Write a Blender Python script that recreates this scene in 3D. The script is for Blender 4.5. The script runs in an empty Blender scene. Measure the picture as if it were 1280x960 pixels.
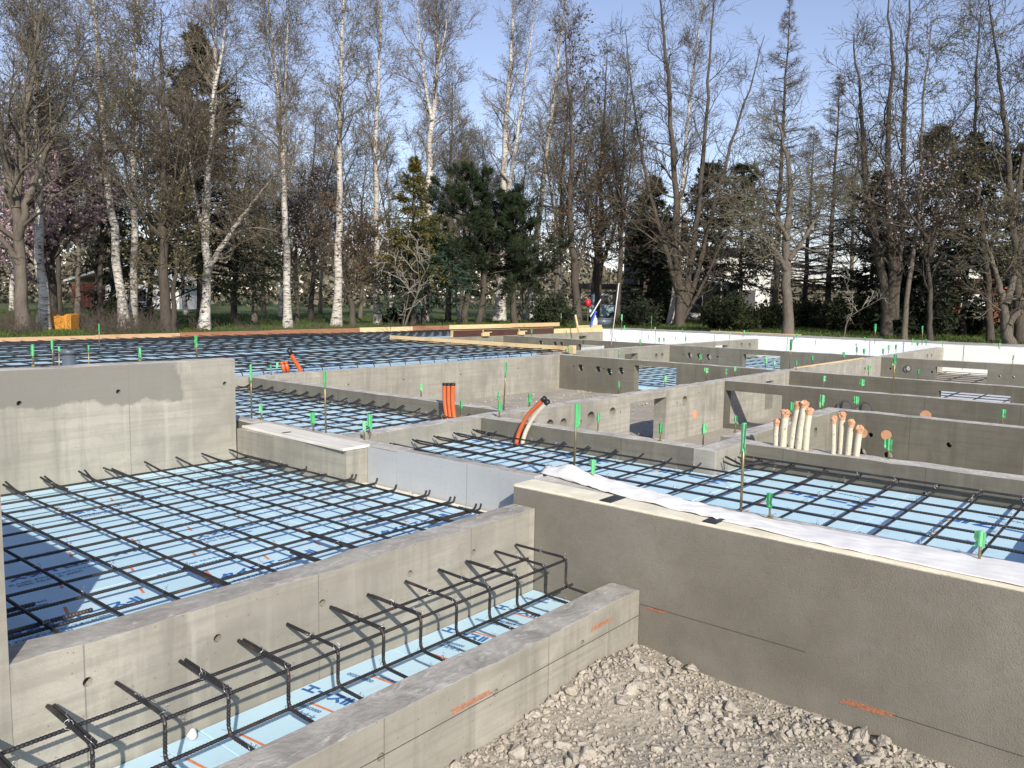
import bpy, bmesh, math, random
import numpy as np
from mathutils import Vector
from mathutils.geometry import delaunay_2d_cdt

# ------------------------------------------------------------------ basics
S = bpy.context.scene
C = S.collection
RNG = np.random.default_rng(7)
random.seed(7)
# camera axes in the site frame: x along the right-going walls, y along the left-going walls, z = 0 on the wall tops
RM = np.array([[0.64120865, -0.06994742, 0.76417199],
               [-0.76718861, -0.07988048, 0.63642812],
               [0.01652591, -0.99434726, -0.10488292]])
FL, CX, CY, HC = 1019.87, 640.0, 480.0, 1.0
FWD = np.array([RM[0, 2], RM[1, 2], 0.0]); FWD /= np.linalg.norm(FWD)

def ray(px, py):
    return RM @ np.array([px - CX, py - CY, FL])
def onz(px, py, z=0.0):
    d = ray(px, py); t = (z - HC) / d[2]
    return np.array([d[0] * t, d[1] * t, z])
def onplane(px, py, P):
    d = ray(px, py); o = np.array([0, 0, HC])
    t = ((P - o) @ FWD) / (d @ FWD)
    return o + d * t
def atdist(px, dist, z):
    d = ray(px, 380); d = d / (d @ FWD)
    p = d * dist
    return np.array([p[0], p[1], z])

# ------------------------------------------------------------------ materials
def newmat(name):
    m = bpy.data.materials.new(name); m.use_nodes = True
    nt = m.node_tree
    return m, nt, nt.nodes['Principled BSDF']
class NB:
    def __init__(s, nt): s.nt = nt; s.n = nt.nodes; s.l = nt.links
    def new(s, t, **k):
        n = s.n.new(t)
        for a, b in k.items(): setattr(n, a, b)
        return n
    def link(s, a, b): s.l.new(a, b)
    def setin(s, sock, v):
        if isinstance(v, (int, float, tuple, list)):
            sock.default_value = v
        else: s.l.new(v, sock)
    def math(s, op, a, b=0.0, clamp=False):
        n = s.new('ShaderNodeMath', operation=op); n.use_clamp = clamp
        s.setin(n.inputs[0], a); s.setin(n.inputs[1], b); return n.outputs[0]
    def noise(s, vec, scale, detail=4, rough=.55, dist=0.0):
        n = s.new('ShaderNodeTexNoise'); n.inputs['Scale'].default_value = scale
        n.inputs['Detail'].default_value = detail; n.inputs['Roughness'].default_value = rough
        n.inputs['Distortion'].default_value = dist
        s.l.new(vec, n.inputs['Vector']); return n.outputs['Fac']
    def scale(s, vec, sc, off=(0, 0, 0)):
        n = s.new('ShaderNodeMapping'); n.inputs['Scale'].default_value = sc; n.inputs['Location'].default_value = off
        s.l.new(vec, n.inputs['Vector']); return n.outputs[0]
    def ramp(s, fac, stops):
        n = s.new('ShaderNodeValToRGB'); cr = n.color_ramp
        while len(cr.elements) > len(stops): cr.elements.remove(cr.elements[-1])
        while len(cr.elements) < len(stops): cr.elements.new(.5)
        for e, (p, c) in zip(cr.elements, stops):
            e.position = p; e.color = (*c, 1) if len(c) == 3 else c
        s.l.new(fac, n.inputs['Fac']); return n.outputs['Color']
    def step(s, fac, a, b):
        n = s.new('ShaderNodeMapRange'); n.inputs['From Min'].default_value = a; n.inputs['From Max'].default_value = b
        s.l.new(fac, n.inputs['Value']); return n.outputs[0]
    def mix(s, fac, a, b, mode='MIX'):
        n = s.new('ShaderNodeMix', data_type='RGBA', blend_type=mode)
        s.setin(n.inputs['Factor'], fac)
        for i, v in ((6, a), (7, b)):
            if isinstance(v, (tuple, list)): n.inputs[i].default_value = (*v[:3], 1)
            else: s.l.new(v, n.inputs[i])
        return n.outputs[2]
    def bump(s, h, strength, dist, prev=None):
        n = s.new('ShaderNodeBump'); n.inputs['Strength'].default_value = strength; n.inputs['Distance'].default_value = dist
        s.l.new(h, n.inputs['Height'])
        if prev is not None: s.l.new(prev, n.inputs['Normal'])
        return n.outputs[0]
    def coord(s, rnd=True):
        tc = s.new('ShaderNodeTexCoord'); v = tc.outputs['Object']
        if rnd:
            oi = s.new('ShaderNodeObjectInfo'); cm = s.new('ShaderNodeVectorMath', operation='SCALE')
            cb = s.new('ShaderNodeCombineXYZ')
            s.l.new(oi.outputs['Random'], cb.inputs[0]); s.l.new(oi.outputs['Random'], cb.inputs[1])
            s.l.new(cb.outputs[0], cm.inputs[0]); cm.inputs['Scale'].default_value = 37.0
            ad = s.new('ShaderNodeVectorMath', operation='ADD'); s.l.new(v, ad.inputs[0]); s.l.new(cm.outputs[0], ad.inputs[1])
            return ad.outputs[0]
        return v

def simple(name, col, rough=.6, metal=0.0, var=.12, scale=20, bump=0.0, spec=.5, bd=.004):
    m, nt, p = newmat(name); b = NB(nt); v = b.coord()
    f = b.noise(v, scale, 4)
    c = b.ramp(f, [(.25, tuple(x * (1 - var) for x in col)), (.75, tuple(min(1, x * (1 + var)) for x in col))])
    b.link(c, p.inputs['Base Color']); p.inputs['Roughness'].default_value = rough; p.inputs['Metallic'].default_value = metal
    p.inputs['Specular IOR Level'].default_value = spec
    if bump: b.link(b.bump(f, bump, bd), p.inputs['Normal'])
    return m

def concrete(name, base, warm=(1, .96, .86), damp=None, seam=.9, contrast=1.0):
    """formwork concrete: panel patches, plank grain, run-down streaks, pinholes"""
    m, nt, p = newmat(name); b = NB(nt); v = b.coord(False)
    sep = b.new('ShaderNodeSeparateXYZ'); b.link(v, sep.inputs[0])
    along = b.math('ADD', sep.outputs[0], sep.outputs[1])
    oi = b.new('ShaderNodeObjectInfo')
    vr = b.coord(True)
    col = tuple(base * w for w in warm)
    k = contrast
    f1 = b.noise(vr, 1.7, 5, .6, .4)
    c = b.ramp(f1, [(.36, tuple(x * (1 - .17 * k) for x in col)), (.5, col), (.66, tuple(x * (1 + .12 * k) for x in col))])
    f2 = b.noise(vr, 7.5, 6, .68, .5)
    c = b.mix(b.math('MULTIPLY', b.step(f2, .50, .64), .22 * k), c, tuple(x * .60 for x in col))
    f3 = b.noise(b.scale(vr, (1, 1, 1.6), (9, 2, 4)), 4.2, 6, .7, .8)
    c = b.mix(b.math('MULTIPLY', b.step(f3, .55, .62), .16 * k), c, tuple(min(1, x * 1.28) for x in col))
    # plank grain, long along the wall
    g = b.noise(b.scale(vr, (1.2, 1.2, 34)), 1.0, 3, .6)
    c = b.mix(b.math('MULTIPLY', b.step(g, .44, .64), .26 * k), c, tuple(x * .62 for x in col))
    # run-down streaks
    st = b.noise(b.scale(vr, (9, 9, .7)), 1.0, 4, .65)
    c = b.mix(b.math('MULTIPLY', b.step(st, .52, .70), .40 * k), c, tuple(x * .55 for x in col))
    st2 = b.noise(b.scale(vr, (14, 14, 1.2), (5, 3, 1)), 1.0, 3, .6)
    c = b.mix(b.math('MULTIPLY', b.step(st2, .55, .72), .26 * k), c, tuple(min(1, x * 1.35) for x in col))
    # panel to panel change of tone, thin seams
    ph = b.math('ADD', b.math('DIVIDE', along, seam), b.math('MULTIPLY', oi.outputs['Random'], 3.0))
    fl = b.math('FLOOR', ph); wn = b.new('ShaderNodeTexWhiteNoise', noise_dimensions='1D'); b.link(fl, wn.inputs['W'])
    c = b.mix(b.math('MULTIPLY', wn.outputs['Value'], .26 * k), c, tuple(x * .66 for x in col))
    fr = b.math('FRACT', ph); se = b.math('LESS_THAN', b.math('ABSOLUTE', b.math('SUBTRACT', fr, .5)), .0026 / seam)
    c = b.mix(b.math('MULTIPLY', se, .7), c, tuple(x * .4 for x in col))
    if damp:
        z0, amp, amax = damp
        dn = b.noise(vr, 3.0, 5, .65)
        e = b.math('SUBTRACT', b.math('ADD', sep.outputs[2], b.math('MULTIPLY', dn, amp)), z0)
        ex = b.math('SUBTRACT', b.math('ADD', amax, b.math('MULTIPLY', dn, .5)), along)
        dm = b.math('MULTIPLY', b.step(e, 0, .02), b.step(ex, 0, .03))
        c = b.mix(b.math('MULTIPLY', dm, .88), c, tuple(x * y for x, y in zip((base,) * 3, (.53, .50, .44))))
    # pinholes and grain
    fine = b.noise(v, 190, 3, .7)
    c = b.mix(b.math('MULTIPLY', b.step(fine, .38, .66), .28), c, tuple(x * .68 for x in col))
    vo = b.new('ShaderNodeTexVoronoi'); vo.inputs['Scale'].default_value = 26; b.link(vr, vo.inputs['Vector'])
    pit = b.math('LESS_THAN', vo.outputs['Distance'], .085)
    c = b.mix(b.math('MULTIPLY', pit, .55), c, tuple(x * .35 for x in col))
    b.link(c, p.inputs['Base Color']); p.inputs['Roughness'].default_value = .88; p.inputs['Specular IOR Level'].default_value = .25
    h = b.math('SUBTRACT', b.math('ADD', b.math('MULTIPLY', fine, .35), b.math('MULTIPLY', g, .5)), b.math('MULTIPLY', pit, .8))
    b.link(b.bump(h, .45, .004), p.inputs['Normal'])
    return m

def topmat(name, base=.36):
    m, nt, p = newmat(name); b = NB(nt); v = b.coord(True)
    f = b.noise(v, 5, 6, .65, .6); f2 = b.noise(v, 60, 4, .7); f3 = b.noise(b.scale(v, (1.2, 3, 3)), 7, 5, .65, 1.5)
    c = b.ramp(f, [(.36, (base * .66, base * .62, base * .55)), (.52, (base, base * .945, base * .84)), (.68, (base * 1.35, base * 1.28, base * 1.14))])
    c = b.mix(b.math('MULTIPLY', b.step(f3, .55, .66), .55), c, (base * 1.75, base * 1.67, base * 1.5))
    c = b.mix(b.math('MULTIPLY', b.step(f2, .4, .7), .3), c, (base * .6, base * .58, base * .56))
    b.link(c, p.inputs['Base Color']); p.inputs['Roughness'].default_value = .9; p.inputs['Specular IOR Level'].default_value = .2
    b.link(b.bump(b.math('ADD', f2, b.math('MULTIPLY', f3, 1.2)), .5, .006), p.inputs['Normal'])
    return m

def stucco():
    m, nt, p = newmat('mortar_render'); b = NB(nt); v = b.coord(False)
    f = b.noise(v, 1.3, 5, .6); tr = b.noise(b.scale(v, (1, 5, 5)), 3.5, 4, .6, 1.0)
    gr = b.noise(v, 150, 3, .75); lump = b.noise(v, 48, 3, .6)
    c = b.ramp(f, [(.36, (.182, .166, .136)), (.52, (.220, .203, .170)), (.66, (.250, .232, .196))])
    c = b.mix(b.math('MULTIPLY', b.step(tr, .45, .7), .25), c, (.15, .132, .105))
    c = b.mix(b.math('MULTIPLY', b.step(gr, .55, .75), .4), c, (.10, .088, .07))
    c = b.mix(b.math('MULTIPLY', b.step(b.noise(v, 95, 2, .6), .68, .74), .35), c, (.36, .33, .28))
    b.link(c, p.inputs['Base Color']); p.inputs['Roughness'].default_value = .93; p.inputs['Specular IOR Level'].default_value = .2
    sp = b.new('ShaderNodeSeparateXYZ'); b.link(v, sp.inputs[0]); bn = b.noise(v, 4.5, 5, .65)
    e = b.step(b.math('SUBTRACT', b.math('MULTIPLY', bn, .34), sp.outputs[2]), -.22, .0)
    c = b.mix(b.math('MULTIPLY', e, .35), c, (.34, .305, .245)); b.link(c, p.inputs['Base Color'])
    mask = b.step(b.noise(v, 2.2, 3, .5), .35, .65)
    h = b.math('ADD', b.math('MULTIPLY', gr, .8), b.math('MULTIPLY', b.math('MULTIPLY', lump, mask), .45))
    b.link(b.bump(h, .7, .006), p.inputs['Normal'])
    return m

def wood(name, a, bcol, sc=(3, 40, 40)):
    m, nt, p = newmat(name); b = NB(nt); v = b.coord(True)
    f = b.noise(b.scale(v, sc), 1.0, 4, .6, .5); k = b.noise(v, 2.2, 3)
    c = b.ramp(f, [(.3, a), (.7, bcol)])
    c = b.mix(b.math('MULTIPLY', b.step(k, .58, .7), .35), c, tuple(x * .45 for x in a))
    b.link(c, p.inputs['Base Color']); p.inputs['Roughness'].default_value = .75
    b.link(b.bump(f, .2, .003), p.inputs['Normal'])
    return m

def rebar_mat():
    m, nt, p = newmat('rebar_steel'); b = NB(nt); v = b.coord(True)
    f = b.noise(v, 9, 4, .6); f2 = b.noise(v, 120, 2)
    c = b.ramp(f, [(.35, (.020, .020, .023)), (.56, (.036, .034, .035)), (.72, (.10, .055, .034))])
    c = b.mix(b.math('MULTIPLY', b.step(f2, .5, .8), .4), c, (.09, .085, .085))
    b.link(c, p.inputs['Base Color']); p.inputs['Roughness'].default_value = .5; p.inputs['Metallic'].default_value = .35
    return m

def birch_bark():
    m, nt, p = newmat('birch_bark'); b = NB(nt); v = b.coord(True)
    f = b.noise(b.scale(v, (3, 3, 9)), 1.6, 4, .7); f2 = b.noise(b.scale(v, (2, 2, 22)), 1.4, 3, .7); big = b.noise(v, .9, 3)
    c = b.ramp(big, [(.3, (.42, .385, .34)), (.65, (.66, .62, .56))])
    c = b.mix(b.step(f, .535, .62), c, (.055, .047, .04)); c = b.mix(b.math('MULTIPLY', b.step(f2, .52, .64), .85), c, (.13, .105, .085))
    b.link(c, p.inputs['Base Color']); p.inputs['Roughness'].default_value = .8
    b.link(b.bump(f, .5, .02), p.inputs['Normal'])
    return m
def bark(name, a, c2):
    m, nt, p = newmat(name); b = NB(nt); v = b.coord(True)
    f = b.noise(b.scale(v, (9, 9, 2)), 2.5, 5, .7); g = b.noise(v, .8, 3)
    c = b.ramp(f, [(.3, a), (.7, c2)]); c = b.mix(b.math('MULTIPLY', b.step(g, .45, .7), .35), c, tuple(x * 1.5 for x in c2))
    b.link(c, p.inputs['Base Color']); p.inputs['Roughness'].default_value = .9
    b.link(b.bump(f, .7, .03), p.inputs['Normal'])
    return m
def leafy(name, a, c2, sc=.9, trans=.25):
    m, nt, p = newmat(name); b = NB(nt); v = b.coord(True)
    f = b.noise(v, sc, 3, .6); g = b.noise(v, 11, 2, .6)
    c = b.ramp(f, [(.3, a), (.7, c2)]); c = b.mix(b.math('MULTIPLY', g, .5), c, tuple(x * .55 for x in a))
    b.link(c, p.inputs['Base Color']); p.inputs['Roughness'].default_value = .7; p.inputs['Specular IOR Level'].default_value = .2
    if trans:
        t = b.new('ShaderNodeBsdfTranslucent'); b.link(c, t.inputs['Color'])
        mx = b.new('ShaderNodeMixShader'); mx.inputs[0].default_value = trans
        b.link(p.outputs[0], mx.inputs[1]); b.link(t.outputs[0], mx.inputs[2]); b.link(mx.outputs[0], nt.nodes['Material Output'].inputs['Surface'])
    return m

M = {}
M['conc'] = concrete('formwork_concrete', .36, (1, .94, .79), contrast=1.6)
M['conc_warm'] = concrete('formwork_concrete_warm', .385, (1, .942, .795), contrast=1.7)
M['conc_damp'] = concrete('formwork_concrete_damp', .405, (1, .945, .79), contrast=1.5, damp=(1.22, .30, .55))
M['conc_deep_shade'] = concrete('formwork_concrete_deep_shade', .158, (1, .935, .75), contrast=1.2)  # same concrete, darkened: shade of x-facing walls and tie holes put into colour
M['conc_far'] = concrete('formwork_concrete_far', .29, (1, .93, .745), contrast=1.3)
M['conc_side_shade'] = concrete('formwork_concrete_side_shade', .185, (1, .93, .745), contrast=1.25)  # darker copy for walls facing along x, their shade put into the colour
M['conc_grey'] = concrete('smooth_grey_concrete', .46, (.96, 1, 1.03), contrast=.25, seam=.71)
M['top'] = topmat('trowelled_top', .40)
M['top_light'] = topmat('laitance_top', .50)
M['stucco'] = stucco()
M['rebar'] = rebar_mat()
M['wire'] = simple('tie_wire', (.55, .55, .54), .35, .9)
M['tape'] = simple('green_tape', (.15, .66, .24), .5, 0, .2, 14)
M['rod'] = simple('plated_rod', (.30, .25, .13), .4, .7, .25, 30)
M['xps'] = simple('blue_foam_board', (.575, .77, .86), .7, 0, .05, 2.5, .12, .25, .002)
M['xps_pale'] = simple('pale_foam_board', (.66, .70, .72), .7, 0, .06, 2.5)
M['eps'] = simple('white_foam_board', (.80, .80, .78), .75, 0, .07, 1.6, .2)
M['foam'] = simple('cream_foam', (.80, .74, .58), .8, 0, .15, 9, .4, .3, .01)
M['ink'] = simple('blue_print', (.035, .14, .42), .6, 0, .3, 40)
M['inkfine'] = simple('pale_blue_print', (.14, .27, .46), .6)
M['orange_ink'] = simple('orange_print', (.70, .24, .11), .6, 0, .3, 50)
M['spray'] = simple('orange_marker', (.48, .19, .095), .9, 0, .5, 90)
M['chalk'] = simple('chalk_line', (.07, .065, .06), .9)
M['dark'] = simple('dark_void', (.012, .012, .012), .9)
M['black_plastic'] = simple('black_plastic', (.02, .02, .022), .45)
M['orange_pipe'] = simple('orange_conduit', (.62, .13, .035), .45, 0, .12, 12)
M['beige_pipe'] = simple('beige_conduit', (.66, .58, .44), .55, 0, .14, 14)
M['spotted'] = None
M['orange_tape'] = simple('orange_masking', (.60, .32, .18), .6, 0, .2, 18, .3)
M['grey_pvc'] = simple('grey_vinyl', (.10, .12, .15), .4)
M['cloth'] = simple('white_sheet', (.78, .765, .74), .9, 0, .10, 7, .3, .2, .01)
M['pine_board'] = wood('yellow_lumber', (.58, .40, .19), (.74, .56, .32))
M['old_board'] = wood('tan_lumber', (.45, .27, .14), (.60, .38, .21))
M['red_board'] = wood('reddish_lumber', (.24, .10, .05), (.36, .17, .09))
M['brown_form'] = wood('brown_coated_plywood', (.055, .022, .015), (.085, .036, .024))
M['weathered'] = wood('whitewashed_board', (.62, .57, .48), (.82, .79, .72), (30, 3, 30))
M['birch'] = birch_bark()
M['bark_grey'] = bark('grey_bark', (.075, .062, .048), (.175, .148, .118))
M['bark_brown'] = bark('brown_bark', (.045, .036, .028), (.105, .085, .066))
M['bark_dark'] = bark('dark_bark', (.03, .024, .02), (.085, .07, .055))
M['twig_birch'] = simple('birch_twigs', (.19, .155, .12), .8, 0, .3, 1.5)
M['twig'] = simple('brown_twigs', (.092, .074, .055), .85, 0, .3, 1.2)
M['twig_grey'] = simple('grey_twigs', (.13, .11, .086), .85, 0, .3, 1.2)
M['twig_olive'] = simple('olive_twigs', (.15, .132, .09), .85, 0, .3, 1.2)
M['bud'] = leafy('olive_buds', (.20, .175, .07), (.30, .265, .11))
M['bud_green'] = leafy('green_buds', (.18, .19, .06), (.30, .29, .10))
M['dry_leaf'] = leafy('dry_leaves', (.15, .08, .042), (.25, .15, .08))
M['blossom'] = leafy('pink_blossom', (.58, .40, .44), (.78, .62, .65), 2)
M['blossom_white'] = leafy('white_blossom', (.52, .43, .43), (.70, .60, .60), 2)
M['spruce'] = leafy('spruce_needles', (.022, .036, .018), (.05, .068, .03), 1.2, .15)
M['spruce_dark'] = leafy('dark_spruce_needles', (.024, .036, .019), (.05, .066, .032), 1.2, .1)
M['pine'] = leafy('pine_needles', (.020, .034, .016), (.054, .076, .034), 1.6, .15)
M['gold'] = leafy('golden_needles', (.12, .112, .025), (.25, .205, .045), 1.5, .2)
M['bluegreen'] = leafy('bluegreen_needles', (.035, .07, .045), (.07, .12, .08), 1.5, .15)
M['yew'] = leafy('yew_needles', (.022, .034, .012), (.052, .062, .022), 1.5, .1)
M['sapling'] = simple('pale_sapling', (.42, .38, .32), .8)
M['white_wall'] = simple('white_siding', (.70, .69, .66), .7, 0, .05, 3)
M['dark_siding'] = wood('dark_brown_siding', (.035, .025, .02), (.06, .042, .033), (2, 2, 60))
M['roof'] = simple('grey_roof', (.10, .10, .11), .6)
M['glass'] = simple('dark_glass', (.02, .025, .03), .08)
M['brick_red'] = simple('red_brown_wall', (.22, .075, .045), .8, 0, .25, 8)
M['frame'] = simple('window_frame', (.05, .05, .05), .5)
M['sheet_blue'] = simple('sky_blue_panel', (.16, .36, .70), .5)
M['orange_plastic'] = simple('orange_plastic', (.56, .25, .04), .5, 0, .2, 6)
M['red'] = simple('red_plastic', (.60, .02, .03), .45)
M['blue'] = simple('blue_plastic', (.02, .10, .52), .4)
M['white'] = simple('white_paint', (.75, .75, .74), .5)
M['carpaint'] = simple('dark_car_paint', (.015, .018, .03), .25)
M['vanpaint'] = simple('pale_blue_paint', (.35, .48, .58), .35)
M['amber'] = simple('amber_lens', (.8, .38, .04), .3)
M['tyre'] = simple('tyre_rubber', (.02, .02, .02), .8)

def tape_mat():
    m, nt, p = newmat('green_tape'); b = NB(nt); v = b.coord(True); oi = b.new('ShaderNodeObjectInfo')
    f = b.noise(v, 40, 3); c = b.ramp(oi.outputs['Random'], [(0, (.07, .42, .14)), (.5, (.14, .62, .23)), (1, (.26, .68, .34))])
    c = b.mix(b.math('MULTIPLY', b.step(f, .5, .7), .35), c, (.10, .33, .13)); b.link(c, p.inputs['Base Color']); p.inputs['Roughness'].default_value = .5
    return m
M['tape'] = tape_mat()
def foam_mat():
    m, nt, p = newmat('blue_foam_board'); b = NB(nt); v = b.coord(True); oi = b.new('ShaderNodeObjectInfo')
    f = b.noise(v, 2.2, 5, .6); g = b.noise(v, 9, 6, .7, .6); h = b.noise(b.scale(v, (2, 30, 2)), 3, 4, .6)
    c = b.ramp(f, [(.35, (.50, .73, .85)), (.65, (.58, .78, .875))])
    c = b.mix(b.math('MULTIPLY', oi.outputs['Random'], .35), c, (.50, .74, .86))
    c = b.mix(b.math('MULTIPLY', b.step(g, .57, .70), .35), c, (.50, .52, .50))
    c = b.mix(b.math('MULTIPLY', b.step(h, .66, .74), .25), c, (.78, .86, .90))
    b.link(c, p.inputs['Base Color']); p.inputs['Roughness'].default_value = .7; p.inputs['Specular IOR Level'].default_value = .3
    b.link(b.bump(g, .15, .003), p.inputs['Normal']); return m
M['xps'] = foam_mat()

# ------------------------------------------------------------------ mesh helpers
def fast(name, V, quads=None, tris=None, mat=None, parent=None, smooth=False, origin=None, mats=None, midx=None):
    """one mesh object from arrays in site coordinates"""
    V = np.asarray(V, float).reshape(-1, 3)
    if parent is not None: o_ = np.array(parent.location)
    elif origin is not None: o_ = np.asarray(origin, float)
    else:
        o_ = np.array([(V[:, 0].min() + V[:, 0].max()) / 2, (V[:, 1].min() + V[:, 1].max()) / 2, V[:, 2].min()])
    me = bpy.data.meshes.new(name)
    nq = 0 if quads is None else len(quads); nt_ = 0 if tris is None else len(tris)
    me.vertices.add(len(V)); me.vertices.foreach_set('co', (V - o_).astype(np.float32).ravel())
    idx = []
    if nq: idx.append(np.asarray(quads, np.int32).ravel())
    if nt_: idx.append(np.asarray(tris, np.int32).ravel())
    idx = np.concatenate(idx)
    me.loops.add(len(idx)); me.loops.foreach_set('vertex_index', idx)
    me.polygons.add(nq + nt_)
    ls = np.concatenate([np.arange(nq) * 4, nq * 4 + np.arange(nt_) * 3]).astype(np.int32)
    me.polygons.foreach_set('loop_start', ls)
    me.polygons.foreach_set('use_smooth', np.full(nq + nt_, bool(smooth)))
    for mm in (mats or [mat]): me.materials.append(mm)
    if midx is not None: me.polygons.foreach_set('material_index', np.asarray(midx, np.int32))
    me.update(calc_edges=True); me.validate()
    o = bpy.data.objects.new(name, me); C.objects.link(o)
    if parent is not None: o.parent = parent
    else: o.location = o_
    return o

def tag(o, label, cat, group=None, kind=None):
    if label: o['label'] = label
    if cat: o['category'] = cat
    if group: o['group'] = group
    if kind: o['kind'] = kind
    return o
def thing(name, label, cat, loc, group=None):
    o = bpy.data.objects.new(name, None); o.empty_display_size = .1
    C.objects.link(o); o.location = tuple(float(x) for x in loc)
    return tag(o, label, cat, group)

class MB:
    """collects boxes / tubes / quads in site coordinates into one mesh"""
    def __init__(s): s.V = []; s.Q = []; s.T = []; s.n = 0
    def add(s, V, Q=None, T=None):
        V = np.asarray(V, float).reshape(-1, 3)
        if Q is not None and len(Q): s.Q.append(np.asarray(Q, int).reshape(-1, 4) + s.n)
        if T is not None and len(T): s.T.append(np.asarray(T, int).reshape(-1, 3) + s.n)
        s.V.append(V); s.n += len(V); return s
    def box(s, x0, x1, y0, y1, z0, z1):
        V = [(x, y, z) for z in (z0, z1) for y in (y0, y1) for x in (x0, x1)]
        return s.add(V, [(0, 2, 3, 1), (4, 5, 7, 6), (0, 1, 5, 4), (2, 6, 7, 3), (0, 4, 6, 2), (1, 3, 7, 5)])
    def obox(s, c, u, v, w):
        """box from centre and three half-axis vectors"""
        c, u, v, w = (np.asarray(a, float) for a in (c, u, v, w))
        V = [c + a * u + b_ * v + d * w for d in (-1, 1) for b_ in (-1, 1) for a in (-1, 1)]
        return s.add(V, [(0, 2, 3, 1), (4, 5, 7, 6), (0, 1, 5, 4), (2, 6, 7, 3), (0, 4, 6, 2), (1, 3, 7, 5)])
    def tube(s, P, r, n=6, caps=True):
        V, Q, T = tube(P, r, n, caps); return s.add(V, Q, T)
    def build(s, name, mat, parent=None, smooth=False, origin=None, bevel=0):
        V = np.concatenate(s.V); Q = np.concatenate(s.Q) if s.Q else None; T = np.concatenate(s.T) if s.T else None
        o = fast(name, V, Q, T, mat, parent, smooth, origin)
        if bevel:
            bm = bmesh.new(); bm.from_mesh(o.data)
            bmesh.ops.recalc_face_normals(bm, faces=bm.faces)
            es = [e for e in bm.edges if len(e.link_faces) == 2 and e.calc_face_angle(0) > .9]
            bmesh.ops.bevel(bm, geom=es, offset=bevel, segments=1, affect='EDGES', clamp_overlap=True)
            bm.to_mesh(o.data); bm.free()
        return o

def tube(P, r, n=6, caps=True):
    P = np.asarray(P, float); k = len(P)
    r = np.broadcast_to(np.asarray(r, float), (k,))
    t = np.gradient(P, axis=0); t /= np.linalg.norm(t, axis=1)[:, None] + 1e-12
    ref = np.array([0, 0, 1.0]) if abs(t[:, 2]).mean() < .8 else np.array([1.0, 0, 0])
    u = np.cross(t, ref); u /= np.linalg.norm(u, axis=1)[:, None] + 1e-12
    w = np.cross(t, u)
    a = np.arange(n) * 2 * np.pi / n
    V = P[:, None] + r[:, None, None] * (np.cos(a)[None, :, None] * u[:, None] + np.sin(a)[None, :, None] * w[:, None])
    i = np.arange(k - 1)[:, None] * n; j = np.arange(n)[None]; j2 = (j + 1) % n
    Q = np.stack([i + j, i + j2, i + n + j2, i + n + j], -1).reshape(-1, 4)
    T = []
    if caps:
        for q in range(1, n - 1): T += [(0, q + 1, q), ((k - 1) * n, (k - 1) * n + q, (k - 1) * n + q + 1)]
    return V.reshape(-1, 3), Q, np.array(T, int).reshape(-1, 3)

def bend(pts, rad, seg=5):
    """polyline with rounded corners"""
    pts = [np.asarray(p, float) for p in pts]; out = [pts[0]]
    for a, b, c in zip(pts, pts[1:], pts[2:]):
        d1 = (a - b); l1 = np.linalg.norm(d1); d1 /= l1; d2 = (c - b); l2 = np.linalg.norm(d2); d2 /= l2
        q = min(rad, l1 * .45, l2 * .45)
        p0 = b + d1 * q; p1 = b + d2 * q
        for i in range(seg + 1):
            t = i / seg; out.append((1 - t) ** 2 * p0 + 2 * t * (1 - t) * b + t * t * p1)
    out.append(pts[-1]); return np.array(out)
def resample(P, step):
    P = np.asarray(P, float); d = np.concatenate([[0], np.cumsum(np.linalg.norm(np.diff(P, axis=0), axis=1))])
    n = max(2, int(d[-1] / step)); s = np.linspace(0, d[-1], n)
    return np.stack([np.interp(s, d, P[:, i]) for i in range(3)], 1)
def ribbed(P, r, pitch=.013, n=6):
    P = resample(P, pitch / 2); rr = np.full(len(P), r); rr[::2] *= 1.24
    return tube(P, rr, n)
def rebar_obj(name, P, r, parent, rib=True, n=6, pitch=.012):
    V, Q, T = ribbed(P, r, pitch, n) if rib else tube(P, r, n)
    return fast(name, V, Q, T, M['rebar'], parent, not rib)

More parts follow.
